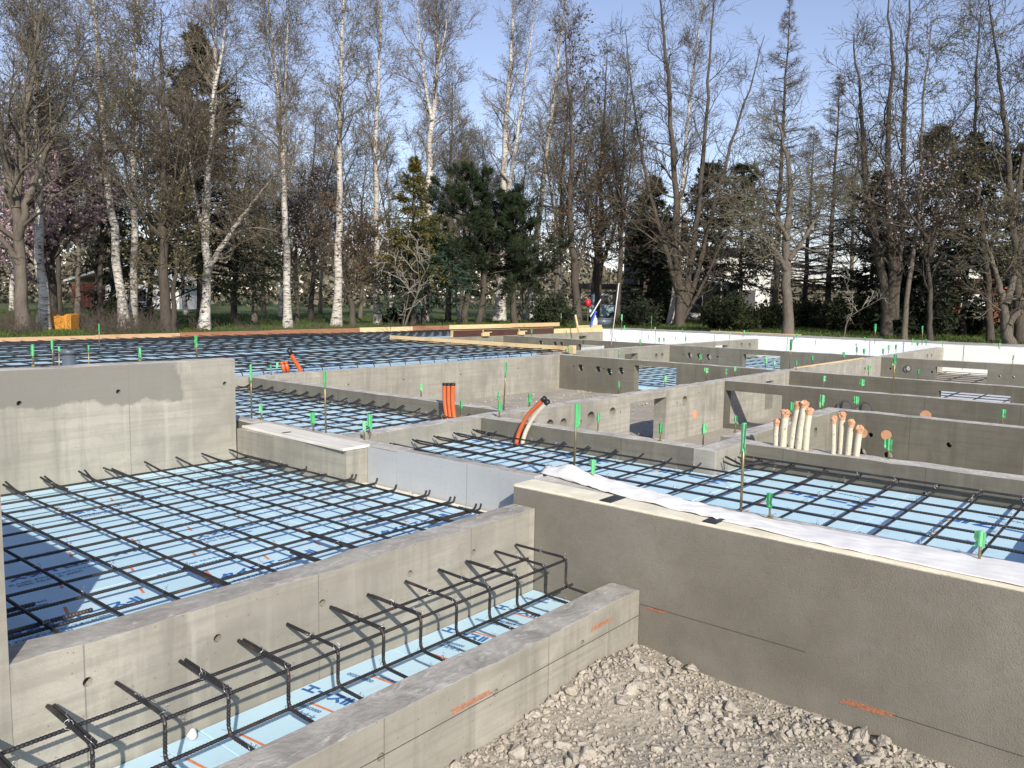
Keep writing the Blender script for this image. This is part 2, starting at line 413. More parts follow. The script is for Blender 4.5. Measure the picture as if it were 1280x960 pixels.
# ------------------------------------------------------------------ walls with real openings
def wall(label, axis, c0, c1, a0, a1, z0, z1, mat, rects=(), circs=(), ties=(), top=None, bev=.006, jit=.002, name='concrete_wall', cat='concrete wall', group=None, capmats=None):
    """axis 'x': runs along x between y=c0..c1; axis 'y': runs along y between x=c0..c1"""
    rng = np.random.default_rng(abs(hash((round(c0, 3), round(a0, 3)))) % 2**32)
    verts = []; edges = []; loops = []
    def loop(pts):
        i0 = len(verts); verts.extend(pts); n = len(pts)
        edges.extend([(i0 + i, i0 + (i + 1) % n) for i in range(n)]); loops.append(pts)
    n = max(1, int((a1 - a0) / .14)) if jit else 1
    tp = [(a1 - (a1 - a0) * i / n, z1 + (rng.normal() * jit if 0 < i < n else 0)) for i in range(n + 1)]
    loop([(a0, z0), (a1, z0)] + tp)
    holes = []
    for (ra0, ra1, rz0, rz1) in rects:
        p = [(ra0, rz0), (ra1, rz0), (ra1, rz1), (ra0, rz1)]; loop(p); holes.append(('r', ra0, ra1, rz0, rz1))
    allc = [(a, z, r, False) for a, z, r in circs] + [(a, z, .016, True) for a, z in ties]
    for (a, z, r, blind) in allc:
        k = 20 if r > .03 else 10
        loop([(a + r * math.cos(q * 2 * math.pi / k), z + r * math.sin(q * 2 * math.pi / k)) for q in range(k)]); holes.append(('c', a, z, r))
    res = delaunay_2d_cdt([Vector(v) for v in verts], edges, [], 0, 1e-6)
    V2 = res[0]; bm = bmesh.new()
    def inside(x, z):
        if x < a0 or x > a1 or z < z0 - 1e-6: return False
        for h in holes:
            if h[0] == 'r' and h[1] < x < h[2] and h[3] < z < h[4]: return False
            if h[0] == 'c' and (x - h[1]) ** 2 + (z - h[2]) ** 2 < (h[3] * .985) ** 2: return False
        # top profile
        for (p, q) in zip(tp, tp[1:]):
            if q[0] <= x <= p[0]:
                t = (x - q[0]) / (p[0] - q[0] + 1e-12); return z <= q[1] + t * (p[1] - q[1]) + 1e-6
        return False
    P3 = (lambda a, z, c: (a, c, z)) if axis == 'x' else (lambda a, z, c: (c, a, z))
    org = Vector(P3((a0 + a1) / 2, z0, (c0 + c1) / 2))
    bv = [bm.verts.new(Vector(P3(v[0], v[1], c0)) - org) for v in V2]
    fs = []
    for f in res[2]:
        cxy = sum((V2[i] for i in f), Vector((0, 0))) / len(f)
        if inside(cxy[0], cxy[1]): fs.append(bm.faces.new([bv[i] for i in f]))
    for v in [v for v in bm.verts if not v.link_faces]: bm.verts.remove(v)
    ext = bmesh.ops.extrude_face_region(bm, geom=fs)
    off = Vector(P3(0, 0, c1 - c0))
    for g in ext['geom']:
        if isinstance(g, bmesh.types.BMVert): g.co += off
    bmesh.ops.recalc_face_normals(bm, faces=bm.faces)
    if bev:
        bm.normal_update()
        es = []
        for e in bm.edges:
            if len(e.link_faces) == 2 and e.calc_face_angle(0) > 1.0:
                if min(v.co.z for v in e.verts) > (z1 - z0) - .03: es.append(e)
        if es: bmesh.ops.bevel(bm, geom=es, offset=bev, segments=2, profile=.6, affect='EDGES', clamp_overlap=True)
    bm.normal_update()
    for f in bm.faces:
        f.material_index = 1 if (f.normal.z > .35 and f.calc_center_median().z > (z1 - z0) - .04) else 0
    me = bpy.data.meshes.new(name); bm.to_mesh(me); bm.free()
    me.materials.append(mat); me.materials.append(top or M['top'])
    o = bpy.data.objects.new(name, me); C.objects.link(o); o.location = org
    tag(o, label, cat, group)
    for (a, z) in ties:      # the cone hole of a form tie is blind: its plug sits back in the wall
        mb = MB(); pa, pb = (P3(a, z, c0 + .035), P3(a, z, c1 - .035))
        mb.tube([pa, pb], .0158, 10); mb.build('tie_hole_plug', M['conc_deep_shade'], o)  # shade inside the hole is put into the plug's darker colour
    return o
# ------------------------------------------------------------------ camera, sun, sky
cam = bpy.data.cameras.new('camera'); co = bpy.data.objects.new('camera', cam); C.objects.link(co)
cam.sensor_width = 36; cam.sensor_fit = 'HORIZONTAL'; cam.lens = FL * 36 / 1280; cam.clip_end = 3000; cam.clip_start = .05
from mathutils import Matrix
right, down, fw = RM[:, 0], RM[:, 1], RM[:, 2]
m4 = Matrix.Identity(4)
for i in range(3): m4[i][0], m4[i][1], m4[i][2] = right[i], -down[i], -fw[i]
m4[2][3] = HC
co.matrix_world = m4; S.camera = co
SUN = Vector((.69, 1.0, -.705)).normalized()
sl = bpy.data.lights.new('sun', 'SUN'); sl.energy = 4.7; sl.angle = math.radians(.5); sl.color = (1, .93, .81)
so = bpy.data.objects.new('sun', sl); C.objects.link(so); so.rotation_euler = SUN.to_track_quat('-Z', 'Y').to_euler()
W = bpy.data.worlds.new('World'); S.world = W; W.use_nodes = True
bg = W.node_tree.nodes['Background']; sky = W.node_tree.nodes.new('ShaderNodeTexSky'); sky.sky_type = 'NISHITA'; sky.sun_disc = False
sky.sun_elevation = math.radians(30); sky.sun_rotation = math.atan2(-.69, -1.0) % (2 * math.pi)
sky.air_density = 1.0; sky.dust_density = .3; sky.ozone_density = 4.0
tint = W.node_tree.nodes.new('ShaderNodeMix'); tint.data_type = 'RGBA'; tint.blend_type = 'MULTIPLY'; tint.inputs['Factor'].default_value = 1; tint.inputs[7].default_value = (1.16, .98, 1.0, 1)
W.node_tree.links.new(sky.outputs[0], tint.inputs[6]); hs = W.node_tree.nodes.new('ShaderNodeHueSaturation'); hs.inputs['Saturation'].default_value = .84; hs.inputs['Value'].default_value = 1.12; W.node_tree.links.new(tint.outputs[2], hs.inputs['Color']); W.node_tree.links.new(hs.outputs[0], bg.inputs[0]); bg.inputs[1].default_value = .13
S.view_settings.view_transform = 'Standard'; S.view_settings.look = 'None'; S.view_settings.exposure = 0.18; S.view_settings.gamma = 1
S.cycles.max_bounces = 6; S.cycles.diffuse_bounces = 3; S.cycles.transparent_max_bounces = 8

ZG = -.30     # lawn level
# ------------------------------------------------------------------ ground sheets
def ground_mat():
    m, nt, p = newmat('lawn_ground'); b = NB(nt); v = b.coord(False)
    f = b.noise(v, .22, 5, .6); g = b.noise(v, 2.3, 5, .7); h = b.noise(v, 28, 4, .7)
    c = b.ramp(f, [(.35, (.09, .088, .038)), (.5, (.085, .125, .034)), (.65, (.09, .155, .034))])
    c = b.mix(b.math('MULTIPLY', b.step(g, .5, .68), .55), c, (.10, .08, .05))
    c = b.mix(b.math('MULTIPLY', b.step(h, .4, .7), .5), c, (.03, .035, .014))
    b.link(c, p.inputs['Base Color']); p.inputs['Roughness'].default_value = .95
    b.link(b.bump(b.math('ADD', h, g), .9, .06), p.inputs['Normal'])
    return m
def gravel_mat(name, base=(.44, .395, .315)):
    m, nt, p = newmat(name); b = NB(nt); v = b.coord(False)
    f = b.noise(v, 2.2, 5, .6); g = b.noise(v, 45, 4, .75)
    vo = b.new('ShaderNodeTexVoronoi'); vo.inputs['Scale'].default_value = 42; b.link(v, vo.inputs['Vector'])
    c = b.ramp(f, [(.3, tuple(x * .8 for x in base)), (.7, tuple(x * 1.12 for x in base))])
    c = b.mix(b.math('MULTIPLY', b.step(g, .35, .75), .4), c, tuple(x * .55 for x in base))
    ge = b.new('ShaderNodeNewGeometry'); c = b.mix(b.math('MULTIPLY', ge.outputs['Random Per Island'], .62 if 'stones' in name else 0.0), c, (base[0] * .56, base[1] * .56, base[2] * .60))
    bw = b.new('ShaderNodeRGBToBW'); b.link(vo.outputs['Color'], bw.inputs[0])
    c = b.mix(b.math('MULTIPLY', bw.outputs[0], .45), c, tuple(x * .62 for x in base))
    b.link(c, p.inputs['Base Color']); p.inputs['Roughness'].default_value = .95; p.inputs['Specular IOR Level'].default_value = .2
    b.link(b.bump(b.math('ADD', b.math('MULTIPLY', vo.outputs['Distance'], .8), g), .8, .012), p.inputs['Normal'])
    return m
M['lawn'] = ground_mat(); M['gravel'] = gravel_mat('crushed_stone_bed'); M['gravel_far'] = gravel_mat('crushed_stone_floor', (.47, .43, .36))
M['stone'] = gravel_mat('crushed_stones', (.60, .54, .445))
def grid(name, x0, x1, y0, y1, nx, ny, zf, mat, label=None):
    xs = np.linspace(x0, x1, nx); ys = np.linspace(y0, y1, ny); X, Y = np.meshgrid(xs, ys)
    Z = zf(X, Y); V = np.stack([X, Y, Z], -1).reshape(-1, 3)
    i = np.arange(nx - 1)[None]; j = np.arange(ny - 1)[:, None] * nx
    Q = np.stack([i + j, i + j + 1, i + j + nx + 1, i + j + nx], -1).reshape(-1, 4)
    o = fast(name, V, Q, None, mat, None, True); tag(o, label, None, kind='structure'); return o
# value noise for terrain
def vnoise(X, Y, sc, seed=0):
    r = np.random.default_rng(seed).random((64, 64)); x = X * sc; y = Y * sc
    xi = np.floor(x).astype(int); yi = np.floor(y).astype(int); fx = x - xi; fy = y - yi
    fx = fx * fx * (3 - 2 * fx); fy = fy * fy * (3 - 2 * fy)
    g = lambda a, b_: r[a % 64, b_ % 64]
    return (g(xi, yi) * (1 - fx) * (1 - fy) + g(xi + 1, yi) * fx * (1 - fy) + g(xi, yi + 1) * (1 - fx) * fy + g(xi + 1, yi + 1) * fx * fy)
# lawn sheet with the foundation pit sunk in it: two-level grid (fine near, coarse to the horizon)
def lawn():
    xs = np.concatenate([[-900, -400, -150, -60, -30], np.arange(-14, 72, 1.0), [90, 130, 220, 450, 1200]])
    ys = np.concatenate([[-900, -400, -150, -60, -30], np.arange(-14, 72, 1.0), [90, 130, 220, 450, 1200]])
    X, Y = np.meshgrid(xs, ys)
    Z = ZG + (vnoise(X, Y, .16, 3) - .5) * .22 + (vnoise(X, Y, .6, 4) - .5) * .05
    pit = (X > -8) & (X < 23.6) & (Y > -9) & (Y < 17.6)
    Z = np.where(pit, -1.05, Z)
    nx, ny = len(xs), len(ys); V = np.stack([X, Y, Z], -1).reshape(-1, 3)
    i = np.arange(nx - 1)[None]; j = np.arange(ny - 1)[:, None] * nx
    Q = np.stack([i + j, i + j + 1, i + j + nx + 1, i + j + nx], -1).reshape(-1, 4)
    o = fast('ground', V, Q, None, M['lawn'], None, True, (0, 0, 0)); tag(o, 'lawn and bare soil around the foundation', None, kind='structure')
lawn()
# near pit of crushed stone
def pitz(X, Y):
    z = -.675 - .07 * np.clip((1.9 - Y) / 1.4, 0, 1.4)
    z = z + .075 * np.exp(-(((X - 2.95) / .22) ** 2 + ((Y - 1.80) / .22) ** 2)) - .02 * np.exp(-(((X - 2.4) / .5) ** 2 + ((Y - 1.3) / .4) ** 2))
    z = z + (vnoise(X, Y, 3.1, 11) - .5) * .045 + (vnoise(X, Y, 13, 12) - .5) * .010 + (vnoise(X, Y, 60, 13) - .5) * .005
    return z
grid('gravel_bed', -4.0, 3.40, -4.0, 2.0, 600, 480, pitz, M['gravel'])
grid('gravel_floor', -4.0, 3.5, 2.76, 8.69, 80, 60, lambda X, Y: -.62 + (vnoise(X, Y, 5, 22) - .5) * .03, M['gravel_far'])
grid('gravel_floor', 3.6, 21.45, -6.0, 14.25, 240, 240, lambda X, Y: -.61 + (vnoise(X, Y, 5, 21) - .5) * .03 + .10 * np.exp(-(((X - 6.7) / .8) ** 2 + ((Y - 3.6) / .7) ** 2)), M['gravel_far'])

# loose stones
def ico():
    bm = bmesh.new(); bmesh.ops.create_icosphere(bm, subdivisions=1, radius=1)
    V = np.array([v.co[:] for v in bm.verts]); T = np.array([[v.index for v in f.verts] for f in bm.faces]); bm.free(); return V, T
IV, IT = ico()
def ico2():
    bm = bmesh.new(); bmesh.ops.create_icosphere(bm, subdivisions=2, radius=1)
    V = np.array([v.co[:] for v in bm.verts]); T = np.array([[v.index for v in f.verts] for f in bm.faces]); bm.free(); return V, T
IV2, IT2 = ico2()
def rotmats(n, rng):
    q = rng.normal(size=(n, 4)); q /= np.linalg.norm(q, axis=1)[:, None]; w, x, y, z = q.T
    return np.stack([1 - 2 * (y * y + z * z), 2 * (x * y - z * w), 2 * (x * z + y * w), 2 * (x * y + z * w), 1 - 2 * (x * x + z * z), 2 * (y * z - x * w), 2 * (x * z - y * w), 2 * (y * z + x * w), 1 - 2 * (x * x + y * y)], -1).reshape(n, 3, 3)
def rocks(name, P, size, rng, mat, big=False):
    BV, BT = (IV2, IT2) if big else (IV, IT)
    n = len(P); k = len(BV)
    protos = []
    for i in range(24):      # crushed stone: a lump cut by random planes
        v = BV * np.array([1, rng.uniform(.6, 1), rng.uniform(.45, .8)])
        for _ in range(9):
            d = rng.normal(size=3); d /= np.linalg.norm(d); h = rng.uniform(.30, .62)
            s = v @ d; v = v - np.clip(s - h, 0, None)[:, None] * d
        protos.append(v + rng.normal(size=v.shape) * .022)
    protos = np.array(protos)
    R_ = rotmats(n, rng); v = protos[rng.integers(0, 24, n)]
    V = np.einsum('nij,nkj->nki', R_, v * size[:, None, None]) * np.array([1, 1, .85]) + P[:, None]
    T = (BT[None] + (np.arange(n) * k)[:, None, None]).reshape(-1, 3)
    o = fast(name, V.reshape(-1, 3), None, T, mat, None, False); return o
rg = np.random.default_rng(5)
def stones(n, lo, hi, mean, x0, x1, y0, y1, keep):
    x = rg.uniform(x0, x1, n); y = rg.uniform(y0, y1, n)
    d = vnoise(x, y, 3.0, 31) * .65 + vnoise(x, y, 9, 32) * .35
    k = rg.random(n) < keep(d, x, y); x, y = x[k], y[k]
    s = np.clip(rg.lognormal(math.log(mean), .45, len(x)), lo, hi)
    x = np.minimum(x, 3.33 - s * .7); y = np.minimum(y, 1.945 - s * .7)
    z = pitz(x, y) + s * rg.uniform(.0, .45, len(x))
    return np.stack([x, y, z], -1), s
a = stones(15000, .005, .013, .0078, .9, 3.34, -.3, 1.95, lambda d, x, y: .9)
b_ = stones(9500, .010, .030, .0155, .9, 3.34, -.3, 1.95, lambda d, x, y: np.clip((d - .38) * 5, .08, 1))
c_ = stones(1500, .018, .050, .027, .9, 3.34, -.3, 1.95, lambda d, x, y: np.clip((d - .42) * 4.5, .04, 1))
o = rocks('gravel', np.concatenate([a[0], b_[0]]), np.concatenate([a[1], b_[1]]), rg, M['stone'])
tag(o, 'small crushed stones lying loose in the near pit', 'gravel', kind='stuff')
o = rocks('gravel', c_[0], c_[1], rg, M['stone'], True); tag(o, 'larger broken stones scattered over the near gravel pit', 'gravel', kind='stuff')
# larger heap by the wall foot
n = 900; P = np.stack([rg.uniform(6.0, 11.7, n), rg.uniform(4.85, 8.6, n), np.full(n, -.6)], -1)
P2 = np.stack([rg.normal(6.7, .45, 420), rg.normal(3.62, .3, 420), np.full(420, -.53)], -1)
PP = np.concatenate([P, P2]); o = rocks('gravel', PP, np.clip(rg.lognormal(math.log(.016), .4, len(PP)), .008, .04), rg, M['stone'])
tag(o, 'crushed stones on the floor of the middle foundation cells', 'gravel', kind='stuff')

# ------------------------------------------------------------------ walls
ZB = -.80
w_T = wall('tall left concrete wall with a dark damp patch along its upper half', 'x', 5.47, 5.63, .67, 3.335, ZB, .515, M['conc_damp'], ties=[(1.87, .31), (2.47, .335), (3.25, .335)], top=M['top_light'], jit=.0015)
w_pier = wall('tall end of a concrete wall at the left edge beside the porch slab', 'y', .67, .83, 2.604, 5.465, ZB, .505, M['conc_warm'], jit=.0015)
w1 = wall('long low foreground concrete wall behind the trench rebar cage', 'x', 2.607, 2.752, -4.0, 3.335, ZB, -.106, M['conc_warm'],
          ties=[(1.05, -.235), (1.96, -.235), (2.44, -.235), (2.86, -.235), (1.5, -.235)], jit=.003, bev=.008)
w0 = wall('lowest concrete kerb wall between the trench and the gravel pit', 'x', 1.955, 2.114, -4.0, 3.335, -.95, -.391, M['conc'],
          ties=[(1.70, -.52), (2.28, -.515), (2.86, -.505)], jit=.004, bev=.008)
for nm, x0, x1, z in (('spray', 2.03, 2.27, -.497), ('spray', 2.92, 3.10, -.462)):
    mb = MB()
    for q in range(5):
        t = q / 4; xx = x0 + (x1 - x0) * (.1 * random.random()); xe = x1 - (x1 - x0) * .25 * random.random()
        zz = z + (q - 2) * .0042
        mb.box(xx, xe, 1.9525, 1.954, zz - .0009, zz + .0009)
    mb.build('paint_stroke', M['spray'], w0)
mb = MB(); mb.box(1.2, 3.33, 1.9528, 1.9542, -.519, -.5165); mb.build('chalk_line', M['chalk'], w0)

# front wall with render, foam edge and its top strip
w_R = wall('mortar rendered front wall topped with foam edge and a white sheet', 'y', 3.34, 3.675, -4.5, 2.757, -.98, -.012, M['stucco'], jit=.0, bev=.004, top=M['top_light'], name='rendered_wall', cat='rendered wall')
mb = MB()
yy = np.linspace(-4.5, 2.757, 80)
ed = 3.343 + RNG.uniform(0, .008, 80)
for i in range(79): mb.add([(ed[i], yy[i], -.0115), (3.505, yy[i], -.0115), (3.505, yy[i + 1], -.0115), (ed[i + 1], yy[i + 1], -.0115), (ed[i], yy[i], .0), (3.505, yy[i], .0), (3.505, yy[i + 1], .0), (ed[i + 1], yy[i + 1], .0)], [(4, 5, 6, 7), (0, 4, 7, 3), (1, 2, 6, 5)])
mb.build('foam_edge', M['foam'], w_R)
mb = MB(); mb.box(3.509, 3.672, -4.5, 2.755, -.0115, -.001); mb.build('concrete_core', M['top_light'], w_R)
for y in (2.18, 1.62):
    mb = MB(); mb.box(3.352, 3.512, y - .035, y + .03, .0005, .006); mb.build('black_clip', M['black_plastic'], w_R)
mb = MB()
for q in range(5):
    zz = -.62 + (q - 2) * .0048; mb.box(3.3378, 3.3392, .78 + .05 * random.random(), 1.0 - .05 * random.random(), zz - .0013, zz + .0013)
mb.build('paint_stroke', M['spray'], w_R)
mb = MB(); mb.box(3.3380, 3.3392, 1.15, 1.95, -.4625, -.4605); mb.box(3.338, 3.3392, .35, .8, -.6155, -.6135); mb.build('chalk_line', M['chalk'], w_R)
mb = MB()
for q in range(3):
    zz = -.47 + (q - 1) * .004; mb.box(3.3378, 3.3392, 1.80 + .03 * random.random(), 1.92 - .04 * random.random(), zz - .0012, zz + .0012)
mb.build('paint_stroke', M['spray'], w_R)

w_L = wall('short rendered wall block topped by a whitewashed board', 'y', 3.34, 3.519, 4.178, 5.465, ZB, -.010, M['conc'], jit=0, bev=.004, name='rendered_wall', cat='rendered wall')
mb = MB(); mb.obox((3.452, 4.81, .001), (.112, 0, 0), (.03, .64, 0), (0, 0, .0095)); ob = mb.build('board', M['weathered'], w_L, bevel=.003)
mb = MB(); mb.obox((3.42, 4.95, .0115), (.035, .0, 0), (0, .012, 0), (0, 0, .0015)); mb.build('black_clip', M['black_plastic'], w_L)
w_Lc = wall('concrete wall behind the whitewashed board carrying flagged rods', 'y', 3.522, 3.68, 3.90, 8.695, ZB, 0, M['conc_side_shade'], top=M['top_light'])
w_grey = wall('smooth blue-grey low wall at the end of the porch slab', 'y', 3.522, 3.60, 2.76, 3.897, ZB, .012, M['conc_grey'], jit=.001, top=M['top'], bev=.003)
mb = MB(); mb.box(3.5195, 3.5215, 3.898, 4.176, ZB, -.004); mb.build('grey_face', M['conc_grey'], w_grey)

w_Y2 = wall('low wall between the middle rebar slab and the gravel cell', 'y', 5.03, 5.185, 2.565, 4.517, ZB, 0, M['conc_side_shade'], top=M['top_light'])
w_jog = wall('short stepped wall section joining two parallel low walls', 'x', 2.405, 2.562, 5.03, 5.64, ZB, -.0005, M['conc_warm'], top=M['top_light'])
w_Y3 = wall('low wall with beige capped conduits standing along its top', 'y', 5.45, 5.62, -4.0, 2.402, ZB, 0, M['conc_side_shade'], top=M['top_light'])
w_left = wall('low wall behind the left rebar slab with orange conduits at it', 'y', 5.48, 5.63, 4.705, 8.695, ZB, 0, M['conc_side_shade'], top=M['top_light'])
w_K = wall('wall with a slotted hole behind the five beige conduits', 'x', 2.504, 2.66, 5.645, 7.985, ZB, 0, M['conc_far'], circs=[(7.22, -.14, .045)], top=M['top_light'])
w_P = wall('dark wall with orange plugs behind the four beige conduits', 'y', 7.825, 7.98, -6.0, 2.50, ZB, 0, M['conc_deep_shade'], rects=[(.3, 1.0, -.5, -.12)],
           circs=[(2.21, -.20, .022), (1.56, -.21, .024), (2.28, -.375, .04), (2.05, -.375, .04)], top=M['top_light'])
for (yy_, zz_, r_) in ((2.285, -.19, .048), (2.075, -.185, .046)):
    mb = MB(); mb.tube([(7.823, yy_, zz_), (7.832, yy_, zz_)], r_, 22); mb.build('orange_plug', M['orange_tape'], w_P)
w_D = wall('long middle wall pierced by a doorway opening and round holes', 'x', 4.52, 4.675, 3.70, 21.38, ZB, 0, M['conc_warm'],
           rects=[(7.39, 8.16, -.57, -.085), (10.95, 11.22, -.5, -.10)],
           circs=[(5.99, -.17, .055), (6.20, -.18, .055), (6.66, -.175, .07), (7.05, -.16, .06), (8.60, -.17, .06), (15.4, -.2, .06), (19.86, -.15, .06), (20.26, -.16, .06)],
           ties=[(6.49, -.19), (7.2, -.17), (8.42, -.18), (8.95, -.1)], top=M['top_light'])
mb = MB(); mb.tube([(8.86, 4.518, -.355), (8.86, 4.53, -.355)], .06, 22); mb.build('orange_plug', M['orange_tape'], w_D)
w_E = wall('wall with a wide opening to the left of two grey ducts', 'y', 9.645, 9.80, -6.0, 4.517, ZB, 0, M['conc_deep_shade'], rects=[(3.77, 4.50, -.56, -.12)], circs=[(3.03, -.20, .085), (2.81, -.20, .085)], top=M['top_light'])
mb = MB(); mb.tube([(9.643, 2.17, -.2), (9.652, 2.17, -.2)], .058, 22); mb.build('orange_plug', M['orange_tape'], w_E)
w_F = wall('dark cross wall with a low wide opening over pale bars', 'y', 11.80, 11.95, -6.0, 4.517, ZB, 0, M['conc_deep_shade'], rects=[(1.70, 2.52, -.5, -.12)], top=M['top_light'])
w_C = wall('wall with four round holes and an opening above the gravel cell', 'y', 11.78, 11.93, 4.68, 9.095, ZB, 0, M['conc_side_shade'], rects=[(6.36, 7.15, -.52, -.085)],
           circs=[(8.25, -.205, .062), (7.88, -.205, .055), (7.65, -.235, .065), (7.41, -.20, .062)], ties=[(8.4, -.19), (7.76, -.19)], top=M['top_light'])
w_M = wall('sunlit wall in front of the big far rebar slab', 'x', 8.70, 8.855, -4.0, 11.775, ZB, 0, M['conc_warm'], ties=[(7.0, -.2), (8.0, -.2), (9.2, -.2), (10.6, -.18)], top=M['top_light'])
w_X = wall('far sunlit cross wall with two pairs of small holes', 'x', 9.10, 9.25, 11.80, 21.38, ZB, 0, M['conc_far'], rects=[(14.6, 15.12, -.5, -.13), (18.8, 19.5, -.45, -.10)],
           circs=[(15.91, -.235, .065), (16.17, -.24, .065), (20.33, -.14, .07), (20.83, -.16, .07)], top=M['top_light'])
w_H = wall('far right wall with a wide opening and a grey duct', 'y', 16.38, 16.53, -6.0, 4.517, ZB, 0, M['conc_side_shade'], rects=[(2.74, 3.58, -.5, -.12)], circs=[(4.05, -.19, .065), (4.35, -.21, .02), (4.27, -.22, .02), (3.63, -.22, .02), (2.55, -.22, .02), (2.34, -.22, .02)], top=M['top_light'])
w_H2 = wall('far wall with three round holes and a small wide opening', 'y', 16.50, 16.65, 4.68, 9.095, ZB, 0, M['conc_side_shade'], rects=[(6.53, 7.34, -.5, -.11)],
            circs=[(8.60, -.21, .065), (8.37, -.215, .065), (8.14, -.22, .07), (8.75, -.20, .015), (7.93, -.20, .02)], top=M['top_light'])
w_O = wall('farthest left cross wall below the brown form panels', 'y', 16.60, 16.75, 9.255, 14.15, ZB, 0, M['conc_side_shade'], rects=[(10.94, 11.72, -.5, -.115)], circs=[(12.89, -.145, .07), (12.43, -.145, .06), (12.23, -.14, .06)], top=M['top_light'])
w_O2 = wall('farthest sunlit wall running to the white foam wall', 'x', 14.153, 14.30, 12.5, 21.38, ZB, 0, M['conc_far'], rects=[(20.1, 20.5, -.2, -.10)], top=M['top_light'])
w_cut = wall('low wall beyond the right edge closing the middle slab', 'x', .20, .36, 3.69, 5.44, ZB, .0, M['conc'], top=M['top_light'])
# white foam outer wall
w_B = wall('long white foam clad outer wall along the far side', 'y', 21.40, 23.0, -6.0, 14.4, ZB, .085, M['eps'], jit=.004, top=M['top'], name='foam_clad_wall', cat='foam wall')
for y in (12.3, 10.4, 8.3, 6.2, 4.1, 2.4):
    mb = MB(); mb.box(21.396, 21.399, y - .004, y + .004, -.5, .08); mb.build('board_seam', M['dark'], w_B)

# duct rings in the far walls
for (x, y, z, r) in ((9.62, 3.03, -.2, .08), (9.62, 2.81, -.2, .08), (16.36, 4.05, -.19, .06)):
    t_ = thing('duct_sleeve', {3.03: 'left one of two grey duct sleeves in the dark wall behind conduits', 2.81: 'right one of two grey duct sleeves in the dark wall behind conduits', 4.05: 'single blue-grey duct sleeve in the far right wall'}[y], 'duct', (x, y, z), 'duct sleeves set in walls')
    a_ = np.linspace(0, 2 * math.pi, 25); mb = MB()
    for q in range(24):
        c0, s0, c1_, s1 = math.cos(a_[q]), math.sin(a_[q]), math.cos(a_[q + 1]), math.sin(a_[q + 1]); ri = r * .9
        V = [(x + dx, y + rr * c, z + rr * s_) for dx in (0, .17) for rr in (ri, r) for c, s_ in ((c0, s0), (c1_, s1))]
        mb.add(V, [(0, 1, 3, 2), (4, 6, 7, 5), (2, 3, 7, 6), (0, 4, 5, 1)])
    mb.build('sleeve', M['grey_pvc'], t_)

# ------------------------------------------------------------------ foam boards with print
TEXTCACHE = {}
def textmesh(body, size, extr=0.0):
    k = (body, size)
    if k not in TEXTCACHE:
        cu = bpy.data.curves.new('print', 'FONT'); cu.body = body; cu.size = size; cu.resolution_u = 2; cu.offset = size * .055
        tmp = bpy.data.objects.new('print', cu); C.objects.link(tmp)
        dg = bpy.context.evaluated_depsgraph_get(); me = bpy.data.meshes.new_from_object(tmp.evaluated_get(dg)); bpy.data.objects.remove(tmp)
        TEXTCACHE[k] = me
    return TEXTCACHE[k]
def put_text(parent, body, size, x, y, z, rot, mat, name='printed_lettering'):
    me = textmesh(body, size).copy(); me.materials.clear(); me.materials.append(mat)
    o = bpy.data.objects.new(name, me); C.objects.link(o); o.parent = parent
    p = parent.location; o.location = (x - p[0], y - p[1], z - p[2]); o.rotation_euler = (0, 0, rot); return o
def board(label, x0, x1, y0, y1, z, group, texts=(), dashes=(), mat='xps', th=.05):
    mb = MB(); mb.box(x0 + .0012, x1 - .0012, y0 + .0012, y1 - .0012, z - th, z)
    o = mb.build('foam_board', M[mat], None, bevel=.002); tag(o, label, 'foam board', group)
    for (body, size, x, y, r, mt) in texts: put_text(o, body, size, x, y, z + .0015, r, M[mt])
    if dashes:
        for (xa, ya, xb, yb) in dashes:
            d = MB()
            dx, dy = xb - xa, yb - ya; L = math.hypot(dx, dy); nx_, ny_ = -dy / L * .006, dx / L * .006
            d.add([(xa + nx_, ya + ny_, z + .0012), (xa - nx_, ya - ny_, z + .0012), (xb - nx_, yb - ny_, z + .0012), (xb + nx_, yb + ny_, z + .0012)], [(0, 1, 2, 3)])
            d.build('orange_mark', M['orange_ink'], o)
    return o
BIG = 'スタイロエース-Ⅱ'; SM1 = 'JIS A 9521  押出法ポリスチレンフォーム断熱材'; SM2 = '3種bC  F☆☆☆☆  JAPAN'; SM3 = '002003000'
ZP = -.25
rows = [(2.755, 3.46), (3.46, 4.37), (4.37, 5.28), (5.28, 5.465)]
ords = ['nearest', 'second', 'third', 'farthest']
for i, (y0, y1) in enumerate(rows):
    for j, (x0, x1) in enumerate(((.835, 2.62), (2.62, 3.44))):
        tx = []; da = []
        if y1 - y0 > .3:
            for xk in np.arange(x0 + .1 + .3 * (i % 2), x1 - .5, .86):
                yk = y0 + (.36 if i else .42)
                tx.append((BIG, .075, xk, yk, .05, 'ink')); tx.append((SM1, .022, xk - .02, yk - .06, .05, 'inkfine')); tx.append((SM2, .024, xk, yk - .095, .05, 'inkfine'))
                tx.append((SM2, .024, xk + .05, yk + .30, .0, 'inkfine')); tx.append((SM1, .02, xk - .1, yk + .26, .0, 'inkfine'))
            for xk in np.arange(x0 + .12, x1 - .05, .3):
                da.append((xk, y0 + .52, xk + .02, y0 + .60)); 
                if i % 2: da.append((xk + .1, y0 + .12, xk + .12, y0 + .2))
        board('%s row of blue printed foam under the porch rebar, %s piece' % (ords[i], ('long left', 'short right')[j]), x0, x1, y0, y1, ZP - .0005 * ((i + j) % 2), 'foam boards under the porch rebar', tx, da)
mb = MB(); mb.box(3.443, 3.518, 2.756, 5.463, -.33, -.246); o = mb.build('foam_strip', M['foam'], bevel=.008); tag(o, 'cream foam strip between blue boards and the grey low wall', 'foam strip')
